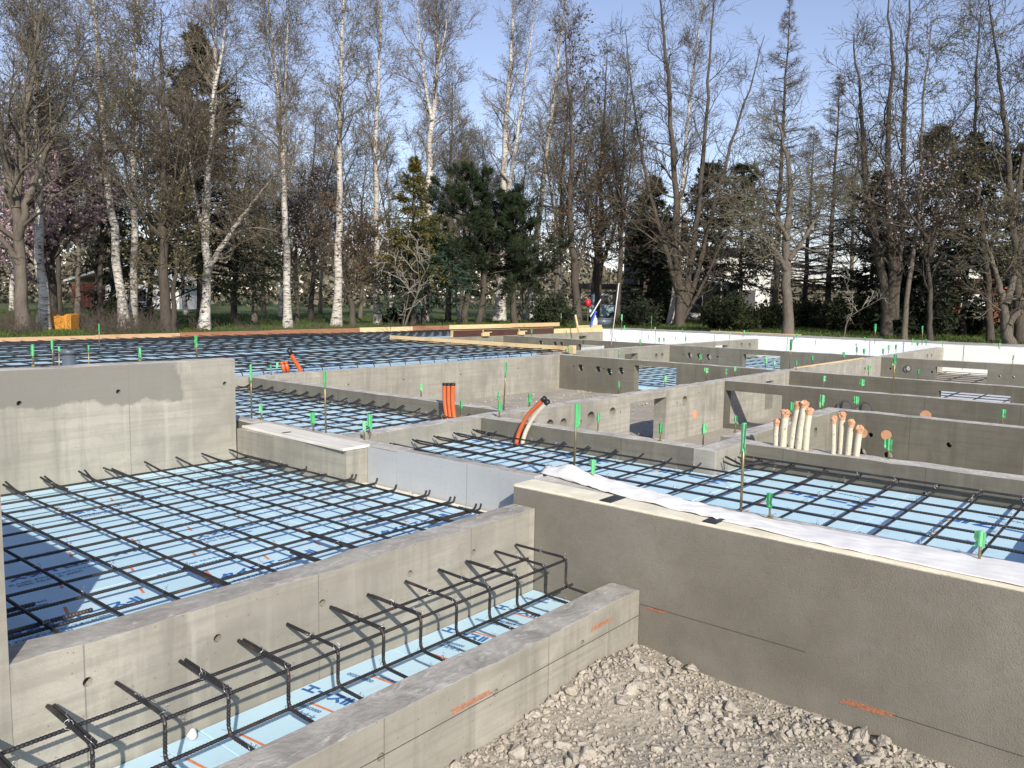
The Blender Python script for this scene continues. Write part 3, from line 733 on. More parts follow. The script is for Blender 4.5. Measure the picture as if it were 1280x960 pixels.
# trench boards
for j, (x0, x1) in enumerate(((-.9, .92), (.92, 1.42), (1.42, 2.33), (2.33, 3.335))):
    tx = []; da = []
    for xk in ((.25,), (1.12,), (1.84,), (2.62, 3.0))[j]:
        if j != 1:
            tx.append(('エースⅡ', .068, xk, 2.592, -1.42, 'ink')); tx.append((SM3, .026, xk - .085, 2.50, -1.42, 'inkfine')); tx.append(('F☆☆☆☆', .03, xk - .13, 2.50, -1.42, 'inkfine'))
            tx.append((SM3, .03, xk + .2, 2.56, -1.42, 'inkfine')); tx.append((SM2, .02, xk + .26, 2.5, -1.42, 'inkfine'))
    for xk in np.arange(x0 + .10, x1 - .05, .30): da.append((xk, 2.30, xk - .02, 2.475))
    board('%s piece of blue printed foam on the trench floor' % ('leftmost', 'second', 'third', 'rightmost')[j], x0, x1, 2.116, 2.605, (-.55, -.552, -.549, -.551)[j], 'foam boards on the trench floor', tx, da)
t_ = MB(); P = IV2 * np.array([.018, .015, .02]) + RNG.normal(size=IV2.shape) * .002 + np.array([1.37, 2.56, -.527]); t_.add(P, None, IT2)
o = t_.build('foam_lump', M['white'], None, True); tag(o, 'small white foam lump lying in the trench by the wall', 'foam lump')
# middle slab boards
k = 0
for i, (y0, y1) in enumerate(((.36, 1.27), (1.27, 2.18), (2.18, 3.09), (3.09, 4.0), (4.0, 4.518))):
    x1 = 5.448 if y1 < 2.4 else 5.028
    if i == 2: x1 = 5.028
    tx = []; da = []
    for xk in (3.95, 4.95):
        tx.append(('エースⅡ', .14, xk - .05, y0 + .06, .62 if False else 1.42, 'ink'))
        tx.append((SM2, .03, xk + .12, y0 + .1, 1.42, 'inkfine')); tx.append((SM1, .024, xk + .2, y0 + .1, 1.42, 'inkfine'))
    for xk in np.arange(3.8, x1 - .1, .3): da.append((xk, y0 + .15, xk + .11, y0 + .12)); da.append((xk + .1, y0 + .6, xk + .21, y0 + .57))
    if i == 2: board('blue foam board beside the stepped wall in the middle slab', 5.03 - .0, 5.446, 2.18, 2.404, -.1665, 'foam boards in the middle slab')
    board('%s blue foam board of the middle slab counted from the front' % ('first', 'second', 'third', 'fourth', 'fifth')[i], 3.682 if y0 < 2.7 else 3.602, x1, y0, y1, -.165 - .001 * (i % 2), 'foam boards in the middle slab', tx, da)
# left slab boards
for i, (y0, y1) in enumerate(((4.68, 5.6), (5.6, 6.51), (6.51, 7.42), (7.42, 8.33), (8.33, 8.698))):
    tx = [(BIG, .12, 4.0 + .2 * (i % 2), y0 + .3, 0, 'ink'), (SM2, .04, 4.2, y0 + .2, 0, 'inkfine'), (BIG, .12, 4.6, y0 + .75, 0, 'ink')] if i < 4 else []
    board('%s blue foam board of the left slab counted from the front' % ('first', 'second', 'third', 'fourth', 'fifth')[i], 3.682, 5.478, y0, y1, -.165 - .001 * (i % 2), 'foam boards in the left slab', tx, [(x_, y0 + .5, x_ + .02, y0 + .6) for x_ in np.arange(3.8, 5.4, .3)] if i < 4 else [])
# far big slab boards
k = 0
xsb = [3.69, 5.5, 7.32, 9.14, 10.96, 12.78, 13.78]
nth = ['first', 'second', 'third', 'fourth', 'fifth', 'sixth', 'seventh', 'eighth', 'ninth', 'tenth', 'eleventh', 'twelfth']
def ordw(i):
    if i < 12: return nth[i]
    return ['thirteenth', 'fourteenth', 'fifteenth', 'sixteenth', 'seventeenth', 'eighteenth', 'nineteenth', 'twentieth', 'twenty-first', 'twenty-second', 'twenty-third', 'twenty-fourth', 'twenty-fifth', 'twenty-sixth', 'twenty-seventh', 'twenty-eighth', 'twenty-ninth', 'thirtieth'][i - 12]
xsb = [-3.4, 1.9, 5.5, 9.1, 12.38]
ysb = [8.86, 10.68, 12.5, 14.32, 16.14, 17.1]
for i in range(len(ysb) - 1):
    for j in range(len(xsb) - 1):
        tx = [(BIG, .2, xsb[j] + .5 + .7 * q, ysb[i] + .3 + .5 * q, 0, 'ink') for q in range(2)] if i < 2 and 0 < j < 4 else []
        board('blue foam under the far rebar slab, %s row back, %s piece from the left' % (nth[i], nth[j]), xsb[j], xsb[j + 1], ysb[i], ysb[i + 1], -.03 - .001 * ((i + j) % 2), 'foam boards under the far slab', tx)
board('blue foam strip behind the brown form panels', 12.39, 20.0, 14.32, 17.1, -.03, 'foam boards under the far slab')
board('blue foam floor seen through the opening above the gravel cell', 11.95, 16.48, 4.69, 9.09, -.46, 'foam boards in far cells')
board('blue foam floor seen through the small far opening', 16.67, 21.38, 4.69, 9.09, -.50, 'foam boards in far cells')
board('pale foam floor behind the low wide opening with bars', 11.96, 16.36, -1.5, 4.51, -.47, 'foam boards in far cells', mat='xps_pale')
board('pale foam floor in front of the white outer wall', 16.55, 21.38, -1.5, 4.51, -.64, 'foam boards in far cells', mat='xps_pale')
board('pale foam floor in the farthest left cell', 16.77, 21.38, 9.27, 14.14, -.45, 'foam boards in far cells', mat='xps_pale')

# ------------------------------------------------------------------ rebar mats
TIE = []
def tie_mesh(seed):
    rng = np.random.default_rng(seed); mb = MB(); p = [np.zeros(3)]
    a_ = np.linspace(0, 2 * math.pi, 9)
    ring = np.stack([.013 * np.cos(a_), .013 * np.sin(a_) * .6, .006 + .012 * np.sin(a_)], 1)
    mb.tube(ring, .0011, 4, False)
    d = rng.normal(size=3) * .5; d[2] = 1.1; d /= np.linalg.norm(d)
    q = np.array([(0, 0, .01), tuple(d * .02), tuple(d * .028 + rng.normal(size=3) * .008), tuple(d * .036 + rng.normal(size=3) * .012)]); mb.tube(q, .0010, 4)
    d = rng.normal(size=3) * .6; d[2] = .9; d /= np.linalg.norm(d)
    q = np.array([(0, 0, .01), tuple(d * .018), tuple(d * .028 + rng.normal(size=3) * .01)]); mb.tube(q, .0010, 4)
    V = np.concatenate(mb.V); Q = np.concatenate(mb.Q); T = np.concatenate(mb.T) if mb.T else None
    o = fast('tie_wire', V, Q, T, M['wire'], None, True, (0, 0, 0)); me = o.data; bpy.data.objects.remove(o); return me
TIE = [tie_mesh(i) for i in range(6)]
def add_tie(parent, x, y, z, s=1.0):
    o = bpy.data.objects.new('tie_wire', random.choice(TIE)); C.objects.link(o); o.parent = parent
    p = parent.location; o.location = (x - p[0], y - p[1], z - p[2]); o.rotation_euler = (0, 0, random.uniform(0, 6.28)); o.scale = (s, s, s)
def rr_(r): return r * random.uniform(.93, 1.08)
def wob(P, a=.004):
    P = np.array(P, float); P[:, :2] += RNG.normal(size=(len(P), 2)) * a * np.array([1, 1]); return P
# porch mat
t_ = thing('rebar_mat', 'ribbed rebar grid over printed blue foam inside the porch walls', 'rebar mat', (2.1, 4.0, -.19), 'rebar mats laid in the slabs')
PX = [.88] + [1.095 + .218 * i for i in range(11)]; PY = [2.83 + .222 * i for i in range(12)]
zx, zy = -.198, -.184
for x in PX:
    dx = random.uniform(-.006, .006)
    P = bend([(x, 2.70, zy), (x + dx, 5.22, zy + random.uniform(-.002, .002)), (x + dx - .01, 5.42, zy + random.uniform(.01, .035))], .05)
    rebar_obj('bar', P, .0060, t_)
    if random.random() < .8:
        x2 = x + random.choice((-1, 1)) * .017; l = random.uniform(.25, .8)
        rebar_obj('bar', bend([(x2, 5.40 - l, zy), (x2, 5.28, zy), (x2 + random.uniform(-.05, .05), 5.43, zy + .03)], .04), .0056, t_)
    if random.random() < .45:
        x2 = x + random.choice((-1, 1)) * .016; l = random.uniform(.3, .75); rebar_obj('bar', [(x2, 2.70, zy), (x2, 2.75 + l, zy)], .0056, t_)
for y in PY:
    dy = random.uniform(-.006, .006); x1 = 3.36 + random.uniform(-.03, .03)
    rebar_obj('bar', bend([(.75, y, zx), (x1, y + dy, zx), (x1 + .015, y + dy, zx + .03)], .02), .0060, t_)
    if random.random() < .8:
        l = random.uniform(.35, .8); y2 = y + random.choice((-1, 1)) * .017
        rebar_obj('bar', bend([(x1 + .02 - l, y2, zx), (x1 + .02, y2, zx), (x1 + .03, y2, zx + .032)], .02), .0056, t_)
for y, l in ((3.36, .30), (3.14, .42), (2.93, .36)): rebar_obj('bar', [(.76, y - .03, zx), (.86 + l, y - .028, zx)], .0075, t_)
nt_ = 0
for i, x in enumerate(PX):
    for j, y in enumerate(PY):
        if (i + j) % 2 == 0 and nt_ < 96: add_tie(t_, x + .002, y, zy + .004, .85); nt_ += 1
# trench cage
t_ = thing('rebar_cage', 'bent rebar stirrups tied in a row along the narrow trench', 'rebar cage', (2.0, 2.3, -.45))
HX = [.32, .52, .72, .92, 1.13, 1.34, 1.565, 1.775, 1.99, 2.185, 2.39, 2.60, 2.79, 3.0, 3.165]
for i, x in enumerate(HX):
    dx = random.uniform(-.008, .008)
    P = bend([(x + dx, 2.588, -.258 + random.uniform(-.006, .006)), (x, 2.27, -.262), (x - .004, 2.27, -.404), (x + .004, 2.09, -.414)], .035, 6)
    rebar_obj('stirrup', P, .0058, t_, n=8)
    if i % 3 != 1 and i < 13:
        P2 = [(x + dx + .017, 2.582, -.262), (x + .014, 2.285, -.266)]; rebar_obj('stirrup', P2, .0056, t_, n=8)
for (y, z, xa, xb) in ((2.435, -.276, -.6, 3.06), (2.287, -.279, -.6, 3.19), (2.285, -.417, -.6, 3.24)):
    rebar_obj('long_bar', wob([(xa, y, z), (.8, y, z), (2.0, y, z), (xb, y, z)], .003), .0057, t_, n=8)
for i, x in enumerate(HX):
    add_tie(t_, x, 2.43, -.266, 1.0); add_tie(t_, x + .004, 2.285, -.268, 1.0); add_tie(t_, x + .004, 2.283, -.412, .8)
    if i % 2: add_tie(t_, x + .004, 2.15, -.408, .8)
# middle slab mat
t_ = thing('rebar_mat', 'rebar grid over blue foam between the white sheet and the conduits', 'rebar mat', (4.6, 2.4, -.11), 'rebar mats laid in the slabs')
zx, zy = -.112, -.098
nt_ = 0
YB = [.43 + .2286 * i for i in range(18)]; XB = [3.76 + .225 * i for i in range(8)]
for y in YB:
    x1 = (5.40 if y < 2.38 else 4.98) + random.uniform(-.01, .02); x0 = 3.70 if y < 2.75 else 3.63
    rebar_obj('bar', bend([(x0, y, zx), (x1 - .05, y, zx), (x1 + .02, y, zx + .022)], .03), .0060, t_, pitch=.014)
    if random.random() < .5: rebar_obj('bar', [(x0, y + .017, zx), (x0 + random.uniform(.15, .8), y + .018, zx)], .0062, t_, pitch=.014)
    if random.random() < .6: rebar_obj('bar', [(x1 - random.uniform(.2, .6), y - .016, zx), (x1 + .02, y - .016, zx + .01)], .0062, t_, pitch=.014)
for x in XB:
    y1 = 4.46 if x < 4.99 else 2.36
    rebar_obj('bar', bend([(x, .38, zy), (x, y1 - .05, zy), (x, y1 + .02, zy + .02)], .03), .0060, t_, pitch=.014)
    if random.random() < .6 and x < 4.99: rebar_obj('bar', [(x + .017, y1 - random.uniform(.3, .9), zy), (x + .017, y1, zy + .015)], .0062, t_, pitch=.014)
    for y in YB:
        if y < y1 and random.random() < .62 and nt_ < 96: add_tie(t_, x, y, zy + .004, 1.0); nt_ += 1
rebar_obj('bar', [(5.14, 2.38, -.05), (5.10, 2.25, -.08), (5.42, 2.12, -.085)], .0062, t_)
rebar_obj('bar', [(5.40, .5, -.085), (5.40, 2.35, -.08)], .0066, t_, pitch=.014)
# left slab mat
t_ = thing('rebar_mat', 'rebar grid over blue foam in the left slab behind the whitewashed board', 'rebar mat', (4.6, 6.7, -.12), 'rebar mats laid in the slabs')
zx, zy = -.108, -.095; nt_ = 0
YB = [4.80 + .222 * i for i in range(18)]; XB = [3.78 + .218 * i for i in range(8)]
for y in YB:
    rebar_obj('bar', bend([(3.70, y, zx), (5.36, y, zx), (5.45, y, zx + .03)], .03), .0066, t_, rib=False)
    if random.random() < .8: rebar_obj('bar', bend([(5.45 - random.uniform(.25, .5), y + .02, zx), (5.36, y + .02, zx + .005), (5.45, y + .02, zx + .04)], .03), .0062, t_, rib=False)
for x in XB:
    rebar_obj('bar', [(x, 4.70, zy), (x, 8.66, zy)], .0066, t_, rib=False)
    for y in YB:
        if random.random() < .5 and nt_ < 80: add_tie(t_, x, y, zy + .004, 1.1); nt_ += 1
# far slab mat: nearest bars as parts, the rest as one part
t_ = thing('rebar_mat', 'wide dense rebar grid over the far left slab before the trees', 'rebar mat', (8, 12.5, .06), 'rebar mats laid in the slabs')
zx, zy = .035, .048
YB = [9.0 + .27 * i for i in range(30)]; XB = [2.0 + .3 * i for i in range(35)] + [1.7 - .3 * i for i in range(16)]
rest = MB()
for i, y in enumerate(YB):
    P = [(-3.3, y, zx), (12.33, y + RNG.normal() * .03, zx + RNG.normal() * .008)]
    if i < 27: rebar_obj('bar', P, .0075, t_, rib=False)
    else: rest.tube(P, .0075, 5)
    if i % 3 == 0: rest.tube([(-3.3, y + .1, .02), (12.33, y + .1, .02)], .006, 4)
for i, x in enumerate(XB):
    P = [(x, 8.95, zy), (x + RNG.normal() * .01, 17.05, zy + RNG.normal() * .006)]
    if i < 35: rebar_obj('bar', P, .0075, t_, rib=False)
    else: rest.tube(P, .0075, 5)
o = rest.build('bars', M['rebar'], t_); o['kind'] = 'stuff'
for i in range(28):     # bent bar ends along the near edge
    x = 4.0 + i * .3
    P = bend([(x, 9.25, zy + .01), (x + .02, 8.93, zy + .015), (x + .05, 8.92, -.02)], .03); rebar_obj('edge_hook', P, .0065, t_, rib=False, n=5)
def small_mat(label, x0, x1, y0, y1, z, sp=.2):
    q = thing('rebar_mat', label, 'rebar mat', ((x0 + x1) / 2, (y0 + y1) / 2, z), 'rebar mats laid in the slabs')
    xs_ = np.arange(x0 + .1, x1, sp); ys_ = np.arange(y0 + .1, y1, sp)
    for x in xs_[:50]: rebar_obj('bar', [(x, y0, z), (x, y1, z)], .0072, q, rib=False, n=5)
    for y in ys_[:50]: rebar_obj('bar', [(x0, y, z - .014), (x1, y, z - .014)], .0072, q, rib=False, n=5)
small_mat('rebar grid behind the brown form panels at the far boards', 12.45, 19.9, 14.4, 17.05, .03, .3)
small_mat('rebar grid seen through the opening over the gravel cell', 11.97, 16.45, 4.72, 9.05, -.405, .36)
small_mat('rebar grid seen through the small far opening before the white wall', 16.7, 21.35, 4.72, 9.05, -.455, .45)
small_mat('rebar grid over pale foam behind the low wide opening', 12.0, 16.3, -1.2, 4.48, -.41, .4)
small_mat('rebar grid over pale foam before the white outer wall', 16.6, 21.3, -1.2, 4.48, -.55, .5)
# ------------------------------------------------------------------ conduits and pipes
def cyl_part(parent, name, P, r, mat, n=14, smooth=True):
    mb = MB(); mb.tube(P, r, n); return mb.build(name, mat, parent, smooth)
def conduit(label, P, r, mat, capmat, group, caplen=.03, crumple=False, name='conduit', capname='end_cap'):
    P = np.asarray(P, float); t_ = thing(name, label, 'pipe', P[0], group)
    q = resample(P, .02) if len(P) > 2 else P
    cyl_part(t_, 'tube', q, r, mat)
    d = P[-1] - P[-2]; d /= np.linalg.norm(d); e = P[-1]
    if crumple:
        a_ = np.linspace(0, 2 * math.pi, 15)[:-1]; u = np.cross(d, [0, 1, 0.1]); u /= np.linalg.norm(u); w = np.cross(d, u)
        rings = []
        for (h, rr, jj) in ((-.034, 1.10, .03), (-.018, 1.16, .05), (-.006, 1.30, .10), (.002, 1.38, .14), (.012, 1.02, .16), (.017, .45, .2)):
            rings.append([e + d * h + (u * math.cos(x) + w * math.sin(x)) * r * rr * (1 + RNG.normal() * jj) + d * RNG.normal() * .003 for x in a_])
        V = np.array(rings).reshape(-1, 3); n = 14
        Q = [(i * n + j, i * n + (j + 1) % n, (i + 1) * n + (j + 1) % n, (i + 1) * n + j) for i in range(5) for j in range(n)]
        T = [(5 * n, 5 * n + j, 5 * n + j + 1) for j in range(1, n - 1)]
        fast(capname, V, Q, T, capmat, t_)
    else:
        cyl_part(t_, capname, [e - d * caplen * .5, e + d * caplen * .5], r * 1.12, capmat)
    return t_
def speckled():
    m, nt, p = newmat('mortar_splashed_conduit'); b = NB(nt); v = b.coord(True)
    f = b.noise(v, 38, 4, .7); g = b.noise(v, 7, 3)
    c = b.ramp(g, [(.3, (.56, .49, .36)), (.7, (.70, .63, .50))]); c = b.mix(b.step(f, .58, .66), c, (.34, .30, .24))
    b.link(c, p.inputs['Base Color']); p.inputs['Roughness'].default_value = .6; b.link(b.bump(f, .4, .004), p.inputs['Normal']); return m
M['spotted'] = speckled()
pos = ('shortest leftmost', 'second and thickest', 'third, leaning,', 'fourth and tallest', 'rightmost')
for i, (y, yt, zt, r, dx) in enumerate(((2.186, 2.188, .175, .022, .004), (2.135, 2.128, .245, .024, -.004), (2.082, 2.045, .31, .022, .004), (2.028, 2.0, .32, .022, -.004), (1.982, 1.968, .275, .022, .004))):
    conduit('%s of five beige conduits with orange taped tops' % pos[i], [(5.53 + dx, y, -.03), (5.53 + dx, (y + yt) / 2 + .004, zt * .5), (5.53 + dx, yt, zt)], r, M['spotted'], M['orange_tape'], 'beige conduits on the low wall', crumple=True, capname='taped_top')
pos = ('leftmost thin one', 'second and tallest', 'third', 'rightmost shortest')
for i, (y, yt, zt, r, dx) in enumerate(((1.785, 1.795, .235, .015, -.02), (1.748, 1.755, .265, .020, .02), (1.70, 1.688, .225, .020, 0), (1.645, 1.632, .19, .020, .0))):
    conduit('%s of four beige conduits with orange taped tops' % pos[i], [(5.53 + dx, y, -.03), (5.53 + dx, (y + yt) / 2, zt * .5), (5.53 + dx, yt, zt)], r, M['spotted'], M['orange_tape'], 'beige conduits on the low wall', crumple=True, capname='taped_top')
def onx(px, py, X):
    d = ray(px, py); t = X / d[0]; return np.array([X, d[1] * t, d[2] * t + HC])
def ony(px, py, Y):
    d = ray(px, py); t = Y / d[1]; return np.array([d[0] * t, Y, d[2] * t + HC])
for i, (xb, xt) in enumerate(((408, 405), (430, 432), (455, 460))):
    P = [onx(480 + xb * .1875 + 4, 519, 5.385), onx(480 + xb * .1875 - (0 if i else 1), 390 + 590 * .1875, 5.385), onx(480 + xt * .1875, 390 + 482 * .1875, 5.385)]
    P[0][2] = -.2
    conduit('%s of three upright orange conduits against the low wall' % ('left', 'middle', 'right')[i], bend(P, .1), .0205, M['orange_pipe'], M['black_plastic'], 'orange conduits', .022)
B = lambda pts: bend([onx(640 + a * .1875, 390 + c * .1875, 4.97) for a, c in pts], .25, 8)
conduit('curved orange conduit leaning over the middle rebar slab', B([(28, 880), (45, 800), (100, 690), (212, 580)]), .017, M['orange_pipe'], M['black_plastic'], 'orange conduits', .035)
conduit('curved beige conduit leaning beside a curved orange one', B([(68, 880), (85, 810), (140, 700), (234, 602)]), .017, M['beige_pipe'], M['black_plastic'], 'beige conduits on the low wall', .035)
Y9 = lambda a, c: ony(280 + a * .1875, 410 + c * .1875, 8.93)
for i, (p0, p1) in enumerate((((405, 300), (385, 232)), ((430, 300), (412, 228)))):
    conduit('%s short orange conduit at the corner of the far rebar slab' % ('left', 'right')[i], [Y9(*p0), Y9(*p1)], .024, M['orange_pipe'], M['orange_pipe'], 'orange conduits')
conduit('long leaning orange conduit with black end over the far rebar slab', bend([Y9(515, 300), Y9(500, 262), Y9(468, 215), Y9(438, 158)], .2), .028, M['orange_pipe'], M['black_plastic'], 'orange conduits', .07)
t_ = thing('vent_pipe', 'grey vinyl pipe standing behind the tall damp wall', 'pipe', (2.29, 5.78, -.2))
cyl_part(t_, 'tube', [(2.29, 5.78, -.2), (2.29, 5.78, .585)], .042, M['grey_pvc'], 20); cyl_part(t_, 'socket', [(2.29, 5.78, .575), (2.29, 5.78, .605)], .049, M['grey_pvc'], 20)

# ------------------------------------------------------------------ white sheet on the front wall
def sheet():
    ys = np.linspace(2.83, -4.3, 240); V = []; nx = 26
    yk = [-4.3, .4, 1.2, 1.4, 1.6, 1.9, 2.25, 2.6, 2.83]
    outer = np.interp(ys, yk, [3.350, 3.350, 3.375, 3.40, 3.42, 3.455, 3.505, 3.60, 3.655])
    inner = np.interp(ys, yk, [3.655, 3.65, 3.62, 3.60, 3.61, 3.655, 3.72, 3.79, 3.80])
    roll = np.interp(ys, yk, [.003, .003, .004, .007, .012, .02, .026, .04, .02])
    for i, y in enumerate(ys):
        for j in range(nx):
            s_ = j / (nx - 1); x = outer[i] + (inner[i] - outer[i]) * s_
            x += .008 * math.sin(y * 9 + s_ * 2) * (1 if 0 < j < nx - 1 else .6) * min(1, max(0, (y - .8))) * .5
            z = .006 + roll[i] * math.sin(math.pi * min(1, s_ * 1.05)) ** .8
            z += float(vnoise(np.array(x), np.array(y), 17, 41) - .5) * .012 * min(1, roll[i] / .012 + .2) + float(vnoise(np.array(x * 3), np.array(y), 22, 42) - .5) * .012 * min(1, roll[i] / .012)
            if y > 2.3: z += .035 * math.exp(-((y - 2.62) / .12) ** 2) * math.exp(-((s_ - .35) / .25) ** 2)
            if x > 3.68 and roll[i] < .02: z -= (x - 3.68) * .9
            z = max(z, .0045) if x < 3.675 else z
            V.append((x, y, z))
    n = len(ys); Q = [(i * nx + j, i * nx + j + 1, (i + 1) * nx + j + 1, (i + 1) * nx + j) for i in range(n - 1) for j in range(nx - 1)]
    o = fast('white_sheet', V, Q, None, M['cloth'], None, True)
    md = o.modifiers.new('thickness', 'SOLIDIFY'); md.thickness = .0025; md.offset = 1
    tag(o, 'rolled white sheet laid along the top of the front wall', 'sheet')
sheet()

# ------------------------------------------------------------------ flagged rods
def flag_mesh(h0, h1, w, seed):
    """green tape doubled round the rod with two loose tails"""
    rng = np.random.default_rng(seed); mb = MB()
    n = 5
    for k in range(2):
        ang = rng.uniform(-.5, .5) + k * 3.14159 + .9; off = rng.uniform(-.12, .12); L = w * rng.uniform(.65, 1.0)
        zs = np.linspace(h0 + (h1 - h0) * rng.uniform(0, .25), h1, n); V = []
        for i, z in enumerate(zs):
            fl = (1 - i / (n - 1)); a2 = ang + fl * rng.uniform(-.5, .5)
            for q in (0.0, .5, 1.0):
                rr = .004 + L * q * (1 - .12 * fl); V.append((rr * math.cos(a2 + q * .3), rr * math.sin(a2 + q * .3), z + off * w * q))
        V = np.array(V); V2 = V + np.array([.0012, .0012, 0])
        Q = [(i * 3 + j, i * 3 + j + 1, (i + 1) * 3 + j + 1, (i + 1) * 3 + j) for i in range(n - 1) for j in range(2)]
        mb.add(np.concatenate([V, V2]), Q + [tuple(x + len(V) for x in reversed(q)) for q in Q])
    a_ = np.linspace(0, 1, 2)
    mb.tube([(0, 0, h0 + (h1 - h0) * .2), (0, 0, h1 + .002)], .0088, 8)
    return mb
def z_of(px, py, P): return onplane(px, py, P)[2]
#      group of rods by where they stand: (base x, base y, tape top y, tape bottom y[, second tape top, bottom][, tip x])
RODS = {
 'on the tall damp wall': (.515, [(42, 458, 431, 448), (67, 455, 424, 440), (246, 447.5, 420, 435), (175, 451, 435, 450)]),
 'behind the tall damp wall': (0.0, [(74.5, 482, 433.5, 440.5), (112, 479, 431.5, 440)]),
 'in the big far rebar slab': (0.0, [(124, 437, 405, 420)]),
 'beside the whitewashed board': (0.0, [(314.7, 523, 456, 480), (327, 525, 504.7, 518), (392, 539, 516, 532), (407.5, 541, 464, 489), (456, 550, 527, 540), (462, 543, 518, 537)]),
 'at the corner of the far rebar slab': (0.0, [(339, 469, 456, 464), (346.5, 466, 453, 462.5)]),
 'on the low walls behind the left slab': (0.0, [(526.5, 495, 480, 489), (576.6, 520.5, 501, 513)]),
 'at the wall crossing by the gravel cell': (0.0, [(629.5, 512, 453, 473.5), (623, 512, 490, 500.6), (624.4, 522, 502, 516), (662, 508, 492, 506)]),
 'on the low wall of the middle slab': (0.0, [(747, 539, 516.5, 529), (825, 552, 529, 542.5), (879, 551, 530, 545), (919, 541, 520, 532)]),
 'on the long middle wall': (0.0, [(773, 491, 477, 486), (831, 481, 470, 479), (883, 473, 460, 467.5), (907, 473, 461, 469), (918.7, 469.5, 458, 465), (987, 460.5, 424, 440), (995, 462.5, 451, 457.5), (1014.7, 456, 444.6, 452)]),
 'on the front wall behind the white sheet': (0.0, [(717.5, 586, 505, 542), (741.5, 603, 575, 596.5), (926, 640, 529, 572.5), (962, 649, 617, 638), (1224, 700, 664, 687)]),
 'beside the beige conduits': (0.0, [(989.4, 527, 503, 515), (1027, 512, 494, 510), (1070, 511.5, 495.6, 506), (1111, 574, 549, 566), (1252.5, 529.5, 512, 523.5)]),
 'on the dark walls behind the conduits': (0.0, [(1029, 484.5, 470, 478), (1077, 488.5, 474, 484), (1116, 492, 443, 457), (1085.6, 468, 457, 464.5), (1147.5, 473.5, 462, 470)]),
 'on the walls above the gravel cell': (0.0, [(876, 453, 443, 450.5), (773.5, 446, 437, 443.5), (710, 441, 432.5, 440), (957, 458, 448, 455), (967.5, 459.5, 451.5, 458)]),
 'on the far concrete walls before the white wall': (0.0, [(799, 432, 424, 431), (824, 429, 422, 427.5), (830, 429, 422, 428), (857.5, 428, 420.5, 427), (1054, 447, 440, 446.5), (1071, 444, 434, 442), (1080, 444, 436, 443), (1104, 443, 436, 442.5), (1110.7, 440, 431.5, 438.5), (1120, 438.5, 431, 437), (912, 423, 416.5, 422), (1265.6, 455, 444, 450.5)]),
 'along the top of the white outer wall': (.085, [(777, 413, 393, 401), (814, 414.5, 395, 404.5), (780, 413, 407, 412.5), (819, 414.5, 409, 413), (853, 416, 411, 416), (899, 417.5, 412, 416.5), (930, 419, 413, 418), (935, 419, 415, 418.5), (996, 422, 417, 422), (1027, 423.5, 419, 423.5), (1093.5, 428, 405, 415), (1081.6, 426, 421.6, 425.5), (1152.5, 429.5, 407.5, 415.5), (1140, 429.5, 424, 428.5), (1147, 431, 426, 431), (1157.6, 430.5, 424, 429.5), (1178, 431.5, 426, 431), (1249, 435, 429, 435)]),
 'at the far lumber boards': (0.0, [(701, 406, 391.5, 397.5), (664.7, 420, 411.5, 418), (708, 419, 413, 418)]),
}
cnt_words = ['one', 'two', 'three', 'four', 'five', 'six', 'seven', 'eight', 'nine', 'ten', 'eleven', 'twelve', 'thirteen', 'fourteen', 'fifteen', 'sixteen', 'seventeen', 'eighteen']
sd = 0
for where, (zb, lst) in RODS.items():
    lst = sorted(lst); n = len(lst)
    for i, r_ in enumerate(lst):
        bx, by, t0, t1 = r_[:4]; P = onz(bx, by, zb); sd += 1
        dist = (P - np.array([0, 0, HC])) @ FWD
        ztop = z_of(bx, t0, P) - zb; zlow = z_of(bx, t1, P) - zb
        tall = ztop > .2
        ht = 'tall' if tall else 'short'
        if n == 1: lb = '%s green-taped rod %s' % (ht, where)
        else: lb = '%s green-taped rod %s, %s from left' % (ht, where if n < 9 or len(where.split()) < 9 else where.replace('the white outer', 'the white'), ordw(i))
        t_ = thing('flagged_rod', lb, 'flagged rod', P, 'steel rods flagged with green tape')
        rr = .0055 if not tall else .0068
        lx, ly = RNG.normal(size=2) * (.006 if not tall else .004) * min(ztop, .3) / .2
        sc = max(1.0, dist / 9)            # far rods keep a real rod's thickness; tape width read off the photograph
        mb = MB(); mb.tube([P + np.array([0, 0, -.03]), P + np.array([lx, ly, max(ztop - .003, zlow)])], rr, 8); mb.build('rod', M['rod'], t_, True)
        fb = flag_mesh(zlow, ztop, .025 if dist < 9 else .027, sd)
        V = np.concatenate(fb.V) + P + np.array([lx * .9, ly * .9, 0]); fast('tape', V, np.concatenate(fb.Q), np.concatenate(fb.T), M['tape'], t_)
        if not tall and dist < 9 and sd % 2:
            mb = MB(); mb.tube([P + np.array([0, 0, -.002]), P + np.array([0, 0, .012])], .014, 6); mb.build('nut', M['rod'], t_)

